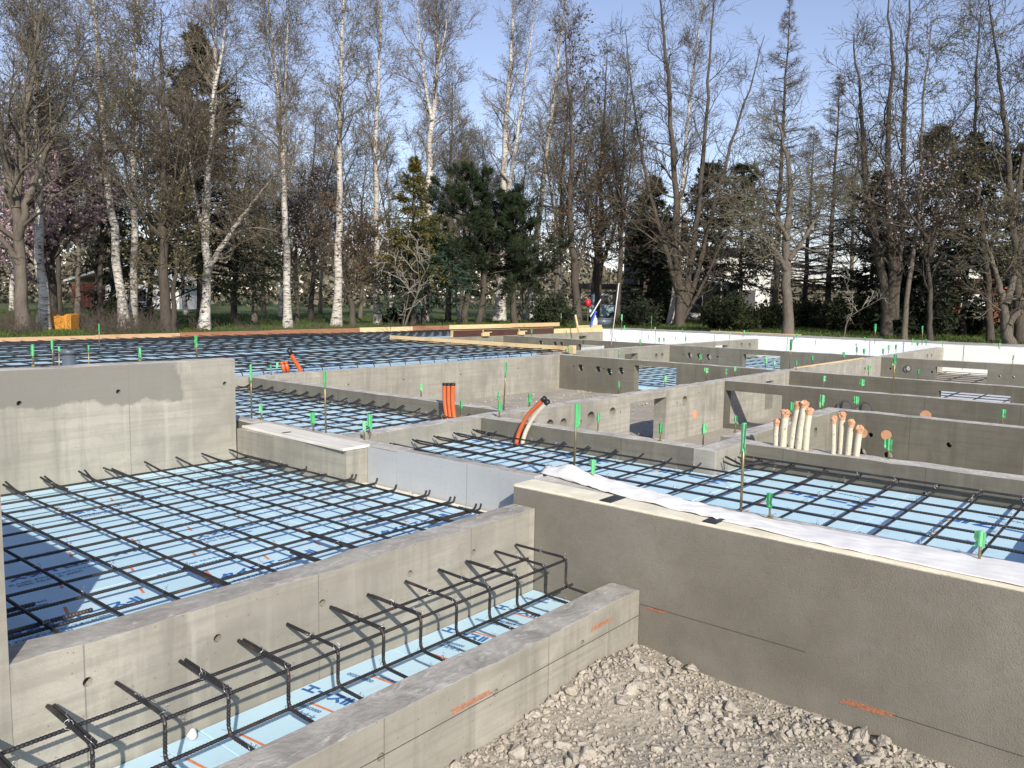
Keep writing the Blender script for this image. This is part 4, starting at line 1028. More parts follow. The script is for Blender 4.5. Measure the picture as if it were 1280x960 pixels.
# ------------------------------------------------------------------ lumber and form panels at the far slab
def lumber(label, axis, c, a0, a1, z0, z1, mat, th=.04, name='lumber_board'):
    mb = MB()
    if axis == 'x': mb.box(a0 + .003, a1 - .003, c, c + th, z0, z1)
    else: mb.box(c, c + th, a0 + .003, a1 - .003, z0, z1)
    o = mb.build(name, M[mat], None, bevel=.003); tag(o, label, 'lumber', 'lumber round the far slab'); return o
def xat(px, py, Y): return ony(px, py, Y)[0]
YF = 17.15
xs_ = [-4.0, xat(120, 424, YF), xat(226, 420, YF), xat(340, 418, YF), xat(450, 414, YF), xat(516, 412, YF), xat(562, 410, YF), xat(640, 409, YF), xat(700, 406, YF)]
mats_ = ['old_board', 'old_board', 'red_board', 'red_board', 'pine_board', 'red_board', 'pine_board', 'pine_board']
nm = ['leftmost tan board edging the far slab by the orange tub', 'tan board edging the far slab left of the reddish boards', 'reddish board edging the far slab beside the tan board', 'second reddish board edging the far slab below the birches', 'short yellow board edging the far slab below the saplings', 'short reddish board between two yellow boards at the far slab', 'yellow board edging the far slab below the dark pine', 'yellow board at the far right end of the slab edge']
for i in range(8):
    z0 = -.03 + .010 * i
    lumber(nm[i], 'x', YF + .012 * (i % 2), xs_[i], xs_[i + 1], z0, z0 + .13, mats_[i])
lumber('yellow board standing on edge along the right side of the far slab', 'y', 12.40, 8.95, 13.95, .002, .115, 'pine_board')
mb = MB(); mb.obox((12.44, 8.90, .06), (.05, 0, 0), (0, .05, 0), (0, 0, .075)); o = mb.build('lumber_block', M['pine_board'], None, bevel=.003); tag(o, 'yellow wooden post at the corner of the far slab', 'lumber')
xf = [xat(564, 421, 14.2), xat(602, 419.5, 14.2), xat(647, 417.5, 14.2), xat(691, 415, 14.2)]
for i in range(3):
    t_ = thing('form_panel', '%s brown coated form panel standing on the far wall' % ('left', 'middle', 'right')[i], 'form panel', ((xf[i] + xf[i + 1]) / 2, 14.16, .0), 'brown form panels')
    mb = MB(); mb.box(xf[i] + .02, xf[i + 1] - .02, 14.15, 14.162, .002, .165); mb.build('plywood_face', M['brown_form'], t_)
    mb = MB(); mb.box(xf[i] + .02, xf[i + 1] - .02, 14.163, 14.20, .13, .17); mb.build('frame_batten', M['pine_board'], t_)
    mb = MB(); mb.box(xf[i] - .015, xf[i] + .015, 14.148, 14.21, .002, .17); mb.build('end_batten', M['pine_board'], t_)
for i in (1, 2):
    mb = MB(); mb.obox((xf[i] + .05, 14.11, .045), (.13, 0, 0), (0, .032, 0), (0, 0, .042)); mb.obox((xf[i] + .12, 14.10, .10), (.16, 0, 0), (0, .012, 0), (0, 0, .012)); o = mb.build('wood_clamp', M['pine_board'], None, bevel=.004); tag(o, '%s yellow wooden clamp block against the brown form panels' % ('left', 'right')[i - 1], 'clamp block', 'clamp blocks')
lumber('yellow form board at the far corner next to the brown panels', 'x', 14.16, xf[3] + .02, 21.38, .002, .135, 'pine_board')
lumber('yellow form board ending above the white wall corner', 'x', 14.44, 20.4, 21.75, .09, .20, 'pine_board')
lumber('thin yellow batten lying on the long middle wall', 'x', 4.60, 12.3, 15.6, .002, .02, 'pine_board', .05)
lumber('pale board on the ground behind the white wall', 'y', 23.15, 8.6, 11.4, -.1, .10, 'pine_board', .05)
# poles and tools
P = onz(764, 431, 0.0); Q_ = onplane(774, 352, P)
t_ = thing('marking_pole', 'long pale pole leaning at the far cross wall', 'pole', P); cyl_part(t_, 'shaft', [P, P * .35 + Q_ * .65, Q_], .010, M['white'], 8); cyl_part(t_, 'tip', [Q_ - (Q_ - P) * .02, Q_ + (Q_ - P) * .01], .015, M['black_plastic'], 8)
P = onz(723.5, 415, 0.05); Q_ = onplane(719.5, 395, P)
t_ = thing('wooden_stake', 'short pale stake leaning on the yellow boards near tools', 'stake', P); cyl_part(t_, 'shaft', [P, Q_], .03, M['pine_board'], 6); cyl_part(t_, 'painted_tip', [Q_, Q_ + (Q_ - P) * .06], .031, M['white'], 6)
P = onz(738, 408, .16); Q_ = onplane(745, 388.5, P); D = Q_ - P
t_ = thing('blue_level', 'blue tool bar leaning beside a white bag at the boards', 'tool', P)
mb = MB(); u = np.cross(D, FWD); u /= np.linalg.norm(u); mb.obox(P + D * .5, D * .5, u * .03, FWD * .025); mb.build('body', M['blue'], t_, bevel=.008)
mb = MB(); mb.tube([P + D * .55 + u * .1, P + D * 1.75 + u * -.02], .018, 6); mb.build('handle', M['white'], t_)
P = onz(743, 408, .12)
t_ = thing('cement_bag', 'small white bag slumped beside the blue tool', 'bag', P)
V = IV2 * np.array([.12, .10, .17]) + P + np.array([0, 0, .13]) + RNG.normal(size=IV2.shape) * .012; fast('sack', V, None, IT2, M['cloth'], t_, True)
cyl_part(t_, 'tied_neck', [P + np.array([0, 0, .28]), P + np.array([.02, 0, .36])], .035, M['cloth'], 7)
P = onz(753, 407.5, .12)
t_ = thing('grey_tub', 'low grey tub behind the boards near the white wall corner', 'tub', P)
cyl_part(t_, 'tub_wall', [P, P + np.array([0, 0, .24])], [.26, .32], M['grey_pvc'], 16); cyl_part(t_, 'rim', [P + np.array([0, 0, .24]), P + np.array([0, 0, .265])], .335, M['grey_pvc'], 16)
# red bucket on a post, with thin lath brace, by the brown leafed trees
P = atdist(735, 33, ZG); 
t_ = thing('red_bucket', 'red bucket hung upside down on a post among the brown trees', 'bucket', P)
zt = z_of(735, 374, P)
cyl_part(t_, 'post', [P, P + np.array([0, 0, zt - ZG - .2])], .03, M['bark_brown'], 8); cyl_part(t_, 'pail', [P + np.array([0, 0, zt - ZG - .28]), P + np.array([0, 0, zt - ZG])], [.13, .095], M['red'], 16)
a = onplane(727, 360, P); b2 = onplane(738, 377, P); cyl_part(t_, 'lath', [a, b2], .006, M['bark_grey'], 6); cyl_part(t_, 'lath', [onplane(727, 384, P), onplane(738, 396, P)], .007, M['bark_grey'], 6)
# orange tub under the left trees
P = onz(77.5, 412, ZG) 
t_ = thing('orange_barrier', 'orange plastic tub with a dipped rim under the left birches', 'tub', P)
R2 = np.array([FWD[1], -FWD[0], 0])
prof = [(-.46, .50), (-.40, .54), (-.30, .52), (-.20, .46), (0, .44), (.20, .46), (.30, .52), (.40, .54), (.46, .50)]
V = []; 
for (a, h) in prof:
    for (d_, z) in ((-.24, .0), (-.27, h), (.27, h), (.24, 0)): V.append(P + R2 * a * (1 - .06 * (z == 0)) + FWD * d_ + np.array([0, 0, z]))
Q = [(i * 4 + j, (i + 1) * 4 + j, (i + 1) * 4 + (j + 1) % 4, i * 4 + (j + 1) % 4) for i in range(8) for j in range(4)] + [(0, 1, 2, 3), (35, 34, 33, 32)]
fast('tub_body', V, Q, None, M['orange_plastic'], t_)
for s_ in (-1, 1):
    mb = MB(); mb.obox(P + R2 * .2 * s_ + np.array([0, 0, .24]) - FWD * .272, R2 * .03, FWD * .02, (0, 0, .2)); mb.build('rib', M['orange_plastic'], t_)

# ------------------------------------------------------------------ buildings, vehicles and sign behind the trees
def basis(px, dist):
    P = atdist(px, dist, ZG); return P, R2, FWD
class Bld:
    def __init__(s, name, label, cat, px, dist): s.P, s.u, s.v = basis(px, dist); s.t = thing(name, label, cat, s.P); s.k = 1020 / dist
    def w(s, a, d, z): return s.P + s.u * a + s.v * d + np.array([0, 0, z])
    def box(s, name, mat, a0, a1, d0, d1, z0, z1, parent=None, bevel=0):
        mb = MB(); mb.obox(s.w((a0 + a1) / 2, (d0 + d1) / 2, (z0 + z1) / 2), s.u * (a1 - a0) / 2, s.v * (d1 - d0) / 2, (0, 0, (z1 - z0) / 2))
        if parent is None: return mb.build(name, mat, s.t, bevel=bevel)
        o = mb.build(name, mat, s.t, bevel=bevel); o.parent = parent; return o
    def gable(s, name, mat, a0, a1, d0, d1, z0, z1, th=.15):
        mb = MB(); am = (a0 + a1) / 2
        for (A, Bz) in ((a0, z0), (a1, z0)):
            V = [s.w(A, d0, Bz), s.w(am, d0, z1), s.w(am, d1, z1), s.w(A, d1, Bz)]; V += [p + np.array([0, 0, th]) for p in V]
            mb.add(V, [(0, 1, 2, 3), (4, 7, 6, 5), (0, 4, 5, 1), (1, 5, 6, 2), (2, 6, 7, 3), (3, 7, 4, 0)])
        return mb.build(name, mat, s.t)
def window(b, a0, a1, z0, z1, d=-.03, frame='frame'):
    f = b.box('window', M[frame], a0, a1, d, d + .1, z0, z1); g = b.box('pane', M['glass'], a0 + .08, a1 - .08, d - .012, d + .02, z0 + .08, z1 - .08); g.parent = f
b = Bld('white_house', 'white sided house with dark windows behind the right conifers', 'house', 905, 56)
b.box('wall', M['white_wall'], -3.0, 3.1, 0, 7, 0, 4.6); b.box('roof', M['roof'], -3.4, 3.5, -.5, 7.5, 4.61, 4.9)
for a0 in (-2.6, -1.35, -.2): window(b, a0, a0 + 1.1, .5, 2.6)
b.box('porch_floor', M['conc_far'], -3.2, 1.5, -1.6, -.06, 0, .2); b.box('door', M['frame'], 1.2, 2.1, -.05, .05, 0, 2.1)
b = Bld('dark_house', 'tall dark brown clad house block rising behind the bare trunks', 'house', 824, 60)
b.box('wall', M['dark_siding'], -1.6, 1.9, 0, 8, 0, 7.0); b.gable('roof', M['roof'], -1.9, 2.2, -.3, 8.2, 7.0, 7.35); window(b, -.6, .5, 3.8, 5.0)
b = Bld('low_house', 'low red walled shed with pale grey roof behind the left trees', 'shed', 150, 62)
b.box('wall', M['brick_red'], -3.6, -1.2, 0, 5, 0, 1.9); b.box('side_wall', M['white_wall'], -1.19, 4.4, .2, 5, 0, 1.8); b.gable('roof', M['white_wall'], -4.0, 4.8, -.4, 5.6, 1.95, 3.3); window(b, .5, 1.9, .6, 1.5, .15)
b = Bld('brown_house', 'brown gabled house with pale garage door at the right edge', 'house', 1262, 52)
b.box('wall', M['brick_red'], -3.6, 2.6, 0, 7, 0, 3.0); b.gable('roof', M['dark_siding'], -4.0, 3.2, -.5, 7.4, 2.95, 5.0); b.box('garage_door', M['white_wall'], -3.1, -1.5, -.06, .04, 0.1, 2.0); window(b, -.7, .5, .9, 2.0)
b = Bld('carport', 'dark navy carport roof over vehicles behind the brown leafed trees', 'carport', 762, 50)
b.box('roof', M['carpaint'], -1.9, 2.0, 0, 5, 1.95, 2.25)
for a0 in (-1.8, 1.8):
    for d0 in (.2, 4.6): b.box('post', M['frame'], a0 - .06, a0 + .06, d0, d0 + .12, 0, 1.94)
def vehicle(name, label, cat, px, dist, paint, L, H, cabin):
    b = Bld(name, label, cat, px, dist); h2 = L / 2
    o = b.box('body', paint, -h2, h2, 0, 1.6, .28, .28 + H * .5, bevel=.08); b.box('cabin', paint, -h2 * cabin[0], h2 * cabin[1], .08, 1.52, .28 + H * .5 - .02, .25 + H, bevel=.12)
    wn = b.box('side_window', M['glass'], -h2 * cabin[0] * .82, h2 * cabin[1] * .82, .07, .085, .36 + H * .5, .14 + H)
    for a0 in (-h2 * .62, h2 * .62):
        for d0 in (0.0, 1.45):
            mb = MB(); mb.tube([b.w(a0, d0 - .02, .3), b.w(a0, d0 + .18, .3)], .3, 18); ty = mb.build('wheel', M['tyre'], b.t)
            mb = MB(); mb.tube([b.w(a0, d0 - .03, .3), b.w(a0, d0 - .021, .3)], .17, 14); rm = mb.build('rim', M['grey_pvc'], b.t); rm.parent = ty
    for (e, nm_, mt) in ((-1, 'headlight', 'white'), (1, 'tail_light', 'amber')):
        b.box(nm_, M[mt], e * h2 - (.1 if e > 0 else .02), e * h2 + (.02 if e > 0 else .1), -.02, .2, .55, .75)
    return b
vehicle('parked_van', 'dark parked van with amber lamp under the conifers', 'van', 786, 48, M['carpaint'], 1.9, 1.5, (.85, .55))
vehicle('parked_truck', 'pale blue vehicle parked behind the brown leafed trees', 'vehicle', 756, 47, M['vanpaint'], 1.7, 1.4, (.8, .3))
b = Bld('notice_board', 'blue and white notice board behind the forked grey tree', 'sign', 979, 43)
f = b.box('frame', M['frame'], -.55, .55, 0, .05, .25 + .55, 1.2 + .05); 
p_ = b.box('blue_panel', M['sheet_blue'], -.50, .50, -.012, .0, .85, 1.0); p_ = b.box('white_panel', M['white'], -.50, .50, -.012, 0, 1.003, 1.2)
for a0 in (-.45, .45): b.box('post', M['frame'], a0 - .03, a0 + .03, .06, .11, 0, 1.2)
# ------------------------------------------------------------------ trees
def norm(v): return v / (np.linalg.norm(v, axis=-1, keepdims=True) + 1e-12)
def grow(start, d, L, r, k, rng, up=.0, wig=.12, rend=.35):
    """N branches of k segments: returns points (N,k+1,3) and radii (N,k+1)"""
    N = len(start); P = np.zeros((N, k + 1, 3)); P[:, 0] = start; d = d.copy()
    for i in range(k):
        d = norm(d + rng.normal(size=(N, 3)) * wig + np.array([0, 0, 1.0]) * up)
        P[:, i + 1] = P[:, i] + d * (L / k)[:, None]
    R_ = r[:, None] * np.linspace(1, rend, k + 1)[None]
    return P, R_
def sprout(P, R_, m, rng, t0=.2, t1=1.0, ang=(.6, 1.0), flat=0.0):
    """m children on each parent; flat keeps them near the horizontal plane"""
    N, k1, _ = P.shape; k = k1 - 1
    t = (t0 + (t1 - t0) * (np.arange(m)[None] + rng.random((N, m))) / m) * k
    i = np.minimum(t.astype(int), k - 1); f = (t - i)[..., None]
    n_ = np.arange(N)[:, None]
    s = P[n_, i] * (1 - f) + P[n_, i + 1] * f; pd = norm(P[n_, i + 1] - P[n_, i])
    rr = R_[n_, i]
    q = rng.normal(size=(N, m, 3)); q[..., 2] *= (1 - flat); q = norm(q - (q * pd).sum(-1, keepdims=True) * pd)
    a = rng.uniform(*ang, size=(N, m))[..., None]
    d = norm(pd * np.cos(a) + q * np.sin(a))
    return s.reshape(-1, 3), d.reshape(-1, 3), rr.reshape(-1), (t / k).reshape(-1)
def tubes(P, R_, n):
    """vectorised tubes for (N,k+1,3)"""
    N, k1, _ = P.shape
    t = norm(np.gradient(P, axis=1)) if k1 > 2 else norm(np.repeat(P[:, 1:] - P[:, :1], k1, 1))
    ref = np.where(np.abs(t[..., 2:3]) < .8, np.array([0, 0, 1.0]), np.array([1.0, 0, 0]))
    u = norm(np.cross(t, ref)); w = np.cross(t, u)
    a = np.arange(n) * 2 * np.pi / n
    V = P[:, :, None] + R_[:, :, None, None] * (np.cos(a)[:, None] * u[:, :, None] + np.sin(a)[:, None] * w[:, :, None])
    b0 = (np.arange(N) * k1 * n)[:, None, None]; i = (np.arange(k1 - 1) * n)[None, :, None]; j = np.arange(n)[None, None]; j2 = (j + 1) % n
    Q = np.stack([b0 + i + j, b0 + i + j2, b0 + i + n + j2, b0 + i + n + j], -1).reshape(-1, 4)
    return V.reshape(-1, 3), Q
class Acc:
    def __init__(s): s.V = []; s.Q = []; s.n = 0
    def add(s, V, Q): s.V.append(V); s.Q.append(Q + s.n); s.n += len(V)
    def tubes(s, P, R_, n): s.add(*tubes(P, R_, n))
    def cards(s, c, u, v):
        n = len(c); V = np.stack([c - u * .5, c - v * .5, c + u * .5, c + v * .5], 1).reshape(-1, 3)
        s.add(V, np.arange(n * 4).reshape(n, 4))
    def build(s, name, mat, parent, smooth=True): return fast(name, np.concatenate(s.V), np.concatenate(s.Q), None, mat, parent, smooth)
def leaves(acc, pts, size, rng, jit, asp=1.5):
    n = len(pts); c = pts + rng.normal(size=(n, 3)) * jit
    a = norm(rng.normal(size=(n, 3))); b_ = norm(np.cross(a, rng.normal(size=(n, 3))))
    s = size * rng.uniform(.6, 1.3, (n, 1)); acc.cards(c, a * s * asp, b_ * s)

def stem_pts(path, P0):
    pts = [onplane(px, py, P0) for px, py in path]; return pts
def smooth_path(pts, n, rng, dep, wig):
    pts = np.array(pts, float); d = np.concatenate([[0], np.cumsum(np.linalg.norm(np.diff(pts, axis=0), axis=1))]); s = np.linspace(0, d[-1], n)
    P = np.stack([np.interp(s, d, pts[:, i]) for i in range(3)], 1)
    for _ in range(2): P[1:-1] = (P[:-2] + 2 * P[1:-1] + P[2:]) / 4
    off = np.cumsum(rng.normal(size=n)) * wig; off -= off[0]
    P = P + FWD * (dep * (s / d[-1])[:, None] + off[:, None]); return P

def broadleaf(label, cat, stems, bark_, twig, seed, n1=26, n2=9, n3=7, l1=2.2, l2=.9, l3=.42, t0=.35, ang1=(.55, 1.0), up=.10, bud=None, nbud=0, bsize=.05, asp=1.5, group=None, name='bare_tree', flare=1.35, tw=1.0, dist=None, P0=None, ks=7, wg=.17):
    """stems: list of (pixel path from the ground up, base radius, top radius, depth lean)"""
    rng = np.random.default_rng(seed)
    if P0 is None:
        px, py = stems[0][0][0]
        P0 = onz(px, py, ZG) if dist is None else atdist(px, dist, ZG)
    P0 = P0.copy(); P0[2] = ZG - .06
    t_ = thing(name, label, cat, P0, group)
    tr = Acc(); cr = Acc(); lv = Acc(); tips = []
    for si, (path, ra, rb, dep) in enumerate(stems):
        pts = stem_pts(path, P0)
        if si == 0: pts[0] = P0.copy()
        ra *= .86 if bark_ is M['birch'] else 1; n = 22; P = smooth_path(pts, n, rng, dep, min(.03, ra * .15)); P[2:-1] += (R2 * rng.normal(size=(n - 3, 1)) * min(.035, ra * .16)); R_ = np.linspace(ra, rb * .42, n) * (1 + rng.normal(size=n) * .03)
        if si == 0: R_[0] *= flare; R_[1] *= 1 + (flare - 1) * .35
        tr.tubes(P[None], R_[None], 9)
        H = np.linalg.norm(P[-1] - P[0])
        m = max(4, int(n1 * (1.0 if si == 0 else .6)))
        tt0 = t0 if si == 0 else .12
        s, d, rr, t = sprout(P[None], R_[None], m, rng, tt0, .985, ang1)
        L = l1 * (1.18 - .8 * t) * rng.uniform(.6, 1.25, len(t)); L = np.maximum(L, .5)
        P1, R1 = grow(s, d, L, np.clip(rr * .46, .012, .065) * np.clip(L / l1, .5, 1.2), ks, rng, up, wg, .25)
        cr.tubes(P1, np.maximum(R1, .006 * tw), 5)
        s, d, rr, t = sprout(P1, R1, n2, rng, .22, 1.0, (.45, .95))
        L = l2 * (1.15 - .6 * t) * rng.uniform(.5, 1.3, len(t))
        P2, R2_ = grow(s, d, L, np.clip(rr * .5, .006, .016) * tw, 4, rng, up * .6, wg * 1.25, .5); cr.tubes(P2, R2_, 3)
        s, d, rr, t = sprout(P2, R2_, n3, rng, .2, 1.0, (.4, .9))
        L = l3 * rng.uniform(.5, 1.3, len(t))
        P3, R3 = grow(s, d, L, np.full(len(t), .0052 * tw), 2, rng, up * .4, wg * 1.2, .6); cr.tubes(P3, R3, 3); tips.append(P3)
    tr.build('trunk', bark_, t_); cr.build('crown', twig, t_)
    if bud is not None:
        A = np.concatenate(tips); N = len(A); q = int(nbud); i = rng.integers(0, N, q); f = rng.random((q, 1)); p = A[i, 1] * (1 - f) + A[i, 2] * f
        leaves(lv, p, bsize, rng, .025, asp); lv.build('buds' if bsize < .07 else 'leaves', bud, t_, False)
    return t_

def conifer(label, cat, P0, H, Rw, seed, needle, bark_=None, h0=.12, whorls=24, per=6, droop=.05, nl=.20, nw=.055, n2=13, n3=7, tr_r=.14, group=None, name='conifer_tree', power=.9, gap=0.0, upt=.0, lean=(0, 0)):
    rng = np.random.default_rng(seed); P0 = np.array(P0, float); P0[2] = ZG - .06
    t_ = thing(name, label, cat, P0, group); n = 14
    zz = np.linspace(0, 1, n)[:, None]; P = P0 + np.array([lean[0], lean[1], H]) * zz; P[1:-1, :2] += rng.normal(size=(n - 2, 2)) * .03
    R_ = np.linspace(tr_r, .015, n); R_[0] *= 1.3
    a = Acc(); a.tubes(P[None], R_[None], 9); a.build('trunk', bark_ or M['bark_dark'], t_)
    N = whorls * per; t = h0 + (1 - h0) * np.sort(rng.random(N) * .12 + np.repeat(np.linspace(0, .9, whorls), per)) ; t = np.clip(t, h0, .99)
    s = P0 + np.array([lean[0], lean[1], H]) * t[:, None]
    az = rng.random(N) * 2 * np.pi; q = (t - h0) / (1 - h0)
    L = Rw * np.clip((1 - q) ** power, .05, 1) * rng.uniform(.55, 1.2, N) * np.clip(.55 + q * 6, 0, 1)
    if gap: L *= np.where(rng.random(N) < gap, .35, 1)
    el = -.10 + upt + q * .55
    d = np.stack([np.cos(az) * np.cos(el), np.sin(az) * np.cos(el), np.sin(el)], -1)
    P1, R1 = grow(s, d, L, np.clip(L * .016, .008, .05), 6, rng, -droop, .07, .25)
    P1[:, -1, 2] += L * .06; cr = Acc(); cr.tubes(P1, R1, 4)
    s, d, rr, tt = sprout(P1, R1, n2, rng, .15, 1.0, (.6, 1.15), .8)
    L2 = np.repeat(L, n2) * .38 * (1.15 - .75 * tt) * rng.uniform(.6, 1.3, len(tt)) + .06
    P2, R2_ = grow(s, d, L2, np.full(len(tt), .006), 3, rng, -droop * .8, .1, .6); cr.tubes(P2, R2_, 3); cr.build('branches', bark_ or M['bark_dark'], t_)
    nd = Acc()
    for (A, m, tl) in ((P2, n3, .1), (P1, n3 + 2, .45)):
        s, d, rr, tt = sprout(A, np.ones(A.shape[:2]), m, rng, tl, 1.0, (.35, .85), .55)
        d = norm(d + np.array([0, 0, -.12])); ln = nl * rng.uniform(.6, 1.3, (len(s), 1))
        v = norm(np.cross(d, rng.normal(size=d.shape) * .6 + np.array([0, 0, 1])) )
        nd.cards(s + d * ln * .5, d * ln, v * nw * rng.uniform(.6, 1.3, (len(s), 1)))
    nd.build('needles', needle, t_, False)
    return t_

def pine(label, cat, P0, H, Rw, seed, needle, stems=2, name='pine_tree', group=None, h0=.28, n1=34, tuft=26, nl=.17):
    rng = np.random.default_rng(seed); P0 = np.array(P0, float); P0[2] = ZG - .06
    t_ = thing(name, label, cat, P0, group); tr = Acc(); cr = Acc(); nd = Acc(); tips = []
    for si in range(stems):
        off = R2 * (si - (stems - 1) / 2) * .55; n = 12; zz = np.linspace(0, 1, n)[:, None]
        P = P0 + off + (np.array([0, 0, H * (1 - .15 * si)]) + R2 * rng.normal() * .6) * zz; P[1:, :2] += np.cumsum(rng.normal(size=(n - 1, 2)) * .05, 0)
        R_ = np.linspace(.17, .03, n); tr.tubes(P[None], R_[None], 10)
        s, d, rr, t = sprout(P[None], R_[None], n1, rng, h0, 1.0, (1.0, 1.5))
        L = (1 - .45 * (rng.random(len(t)) < .3)) * Rw * np.interp((t - h0) / (1 - h0), [0, .18, .45, .75, 1], [.75, 1, .85, .5, .18]) * rng.uniform(.5, 1.1, len(t))
        P1, R1 = grow(s, d, L, np.clip(L * .02, .012, .05), 6, rng, .03, .13, .3); cr.tubes(P1, R1, 5)
        s, d, rr, tt = sprout(P1, R1, 11, rng, .3, 1.0, (.4, 1.0)); L2 = np.repeat(L, 11) * .30 * rng.uniform(.5, 1.2, len(tt)) + .12
        P2, R2_ = grow(s, d, L2, np.full(len(tt), .010), 3, rng, .12, .14, .6); cr.tubes(P2, R2_, 3)
        s, d, rr, tt = sprout(P2, R2_, 4, rng, .35, 1.0, (.3, .8)); P3, R3 = grow(s, d, np.full(len(tt), .16), np.full(len(tt), .006), 2, rng, .15, .1, .7); tips += [P3[:, -1], P3[:, 1], P2[:, -1]]
    tr.build('trunk', M['bark_brown'], t_); cr.build('branches', M['bark_dark'], t_)
    T_ = np.concatenate(tips); n = len(T_); c = np.repeat(T_, tuft // 2, 0); m = len(c)
    d = norm(rng.normal(size=(m, 3)) + np.array([0, 0, .5])); ln = nl * rng.uniform(.7, 1.2, (m, 1)); v = norm(np.cross(d, rng.normal(size=(m, 3))))
    nd.cards(c + d * ln * .5, d * ln, v * .022); nd.build('needles', needle, t_, False); return t_

def bush(label, cat, px, py, w, h, seed, needle, dist=None, name='evergreen_shrub', group=None, n=5000, size=.075):
    rng = np.random.default_rng(seed); P0 = onz(px, py, ZG) if dist is None else atdist(px, dist, ZG); P0[2] = ZG - .05
    t_ = thing(name, label, cat, P0, group); cr = Acc(); nd = Acc()
    m = 46; az = rng.random(m) * 6.283; el = rng.uniform(.25, 1.35, m)
    d = np.stack([np.cos(az) * np.cos(el), np.sin(az) * np.cos(el), np.sin(el)], -1); L = np.sqrt((np.cos(el) * w / 2) ** 2 + (np.sin(el) * h) ** 2) * rng.uniform(.65, 1.1, m)
    P1, R1 = grow(np.repeat(P0[None], m, 0), d, L, np.full(m, .03), 6, rng, .03, .16, .3); cr.tubes(P1, R1, 5)
    s, dd, rr, t = sprout(P1, R1, 12, rng, .25, 1, (.5, 1.1)); P2, R2_ = grow(s, dd, L.mean() * .3 * rng.uniform(.5, 1.2, len(t)), np.full(len(t), .008), 3, rng, .05, .15, .5); cr.tubes(P2, R2_, 3)
    cr.build('branches', M['bark_dark'], t_)
    A = P2.reshape(-1, 3); i = rng.integers(0, len(A), n); leaves(nd, A[i], size, rng, .07, 2.2); nd.build('foliage', needle, t_, False); return t_

BI, TB, TG, TW, TO = M['birch'], M['twig_birch'], M['twig_grey'], M['twig'], M['twig_olive']
G1 = 'birches along the edge of the lot'; G2 = 'bare trees along the edge of the lot'; G3 = 'dark conifers beyond the lot'; G4 = 'bare trees in the rows behind'
def birch(label, stems, seed, **k):
    k = dict(dict(n1=34, n2=9, n3=8, l1=2.3, l2=1.0, l3=.45, t0=.42, ang1=(.45, .85), up=.07, bud=M['bud'], nbud=4200, bsize=.034, asp=2.2), **k)
    return broadleaf(label, 'birch', stems, BI, TB, seed, group=G1, name='birch_tree', flare=1.5, **k)
birch('leftmost white birch beside the thick grey trunk and orange tub', [([(55, 413), (52, 370), (46, 290), (42, 200), (36, 100), (28, 0), (24, -60)], .20, .05, .5), ([(42, 200), (50, 120), (52, 40), (56, -50)], .10, .03, -.5)], 1)
birch('white birch leaning left, forked low with an upright twin', [([(156, 411), (152, 370), (144, 320), (136, 240), (128, 180), (119, 90), (113, 0), (108, -60)], .20, .05, .3)], 2)
birch('upright white birch standing tight behind the leaning birch', [([(167, 409), (169, 340), (171, 250), (168, 180), (172, 90), (178, 0), (181, -50)], .17, .05, -.2)], 3)
birch('multi-stemmed birch with one pale limb leaning far right', [([(255, 413), (257, 370), (258, 330), (255, 270), (262, 200), (266, 90), (262, 0), (260, -60)], .20, .05, .3), ([(258, 345), (272, 320), (300, 285), (325, 255), (352, 225)], .13, .03, -.9), ([(256, 300), (240, 240), (228, 160), (222, 110)], .09, .03, .5), ([(263, 140), (275, 60), (283, -20)], .08, .03, .4)], 4)
birch('single slim birch with clear patched trunk before white blossoms', [([(360, 411), (359, 370), (357, 300), (354, 230), (350, 150), (340, 60), (330, -20)], .185, .045, .3), ([(351, 160), (360, 90), (366, 10)], .07, .025, -.5)], 5)
birch('brightest straight birch left of the short forked tree', [([(420, 409), (423, 360), (424, 290), (422, 200), (424, 110), (426, 20), (428, -60)], .215, .06, .2)], 6)
birch('slim birch just left of the golden conifer', [([(472, 406), (471, 350), (472, 280), (470, 190), (474, 100), (478, 10), (480, -50)], .19, .05, -.2)], 7)
birch('stout birch with flared white base behind golden conifer', [([(528, 404), (532, 370), (536, 300), (535, 230), (540, 150), (545, 80), (546, 0), (546, -50)], .30, .05, .4), ([(540, 150), (528, 90), (522, 30), (518, -40)], .10, .03, .5), ([(543, 100), (556, 50), (566, -10)], .08, .03, -.4)], 8)
birch('birch with thick white base rising behind the dark pine', [([(624, 401), (627, 370), (629, 290), (630, 200), (636, 120), (640, 40), (645, -50)], .34, .06, .3), ([(631, 270), (645, 180), (656, 100), (668, 20), (674, -30)], .15, .04, -.5)], 9)
birch('slanting birch at the right side of the dark pine', [([(662, 400), (666, 360), (672, 300), (678, 230), (688, 160), (696, 80), (706, 0), (712, -50)], .25, .05, .3)], 10)
birch('thin white birch leaning among the big brown trunks', [([(837, 407), (842, 380), (848, 310), (853, 250), (858, 180), (866, 100), (878, 20), (884, -30)], .17, .04, .3)], 11)
birch('small crooked birch stem beside the pine trunks', [([(576, 404), (571, 385), (569, 360), (572, 330)], .13, .06, .2)], 12, n1=8, n2=5, n3=4, l1=1.0, bud=None)

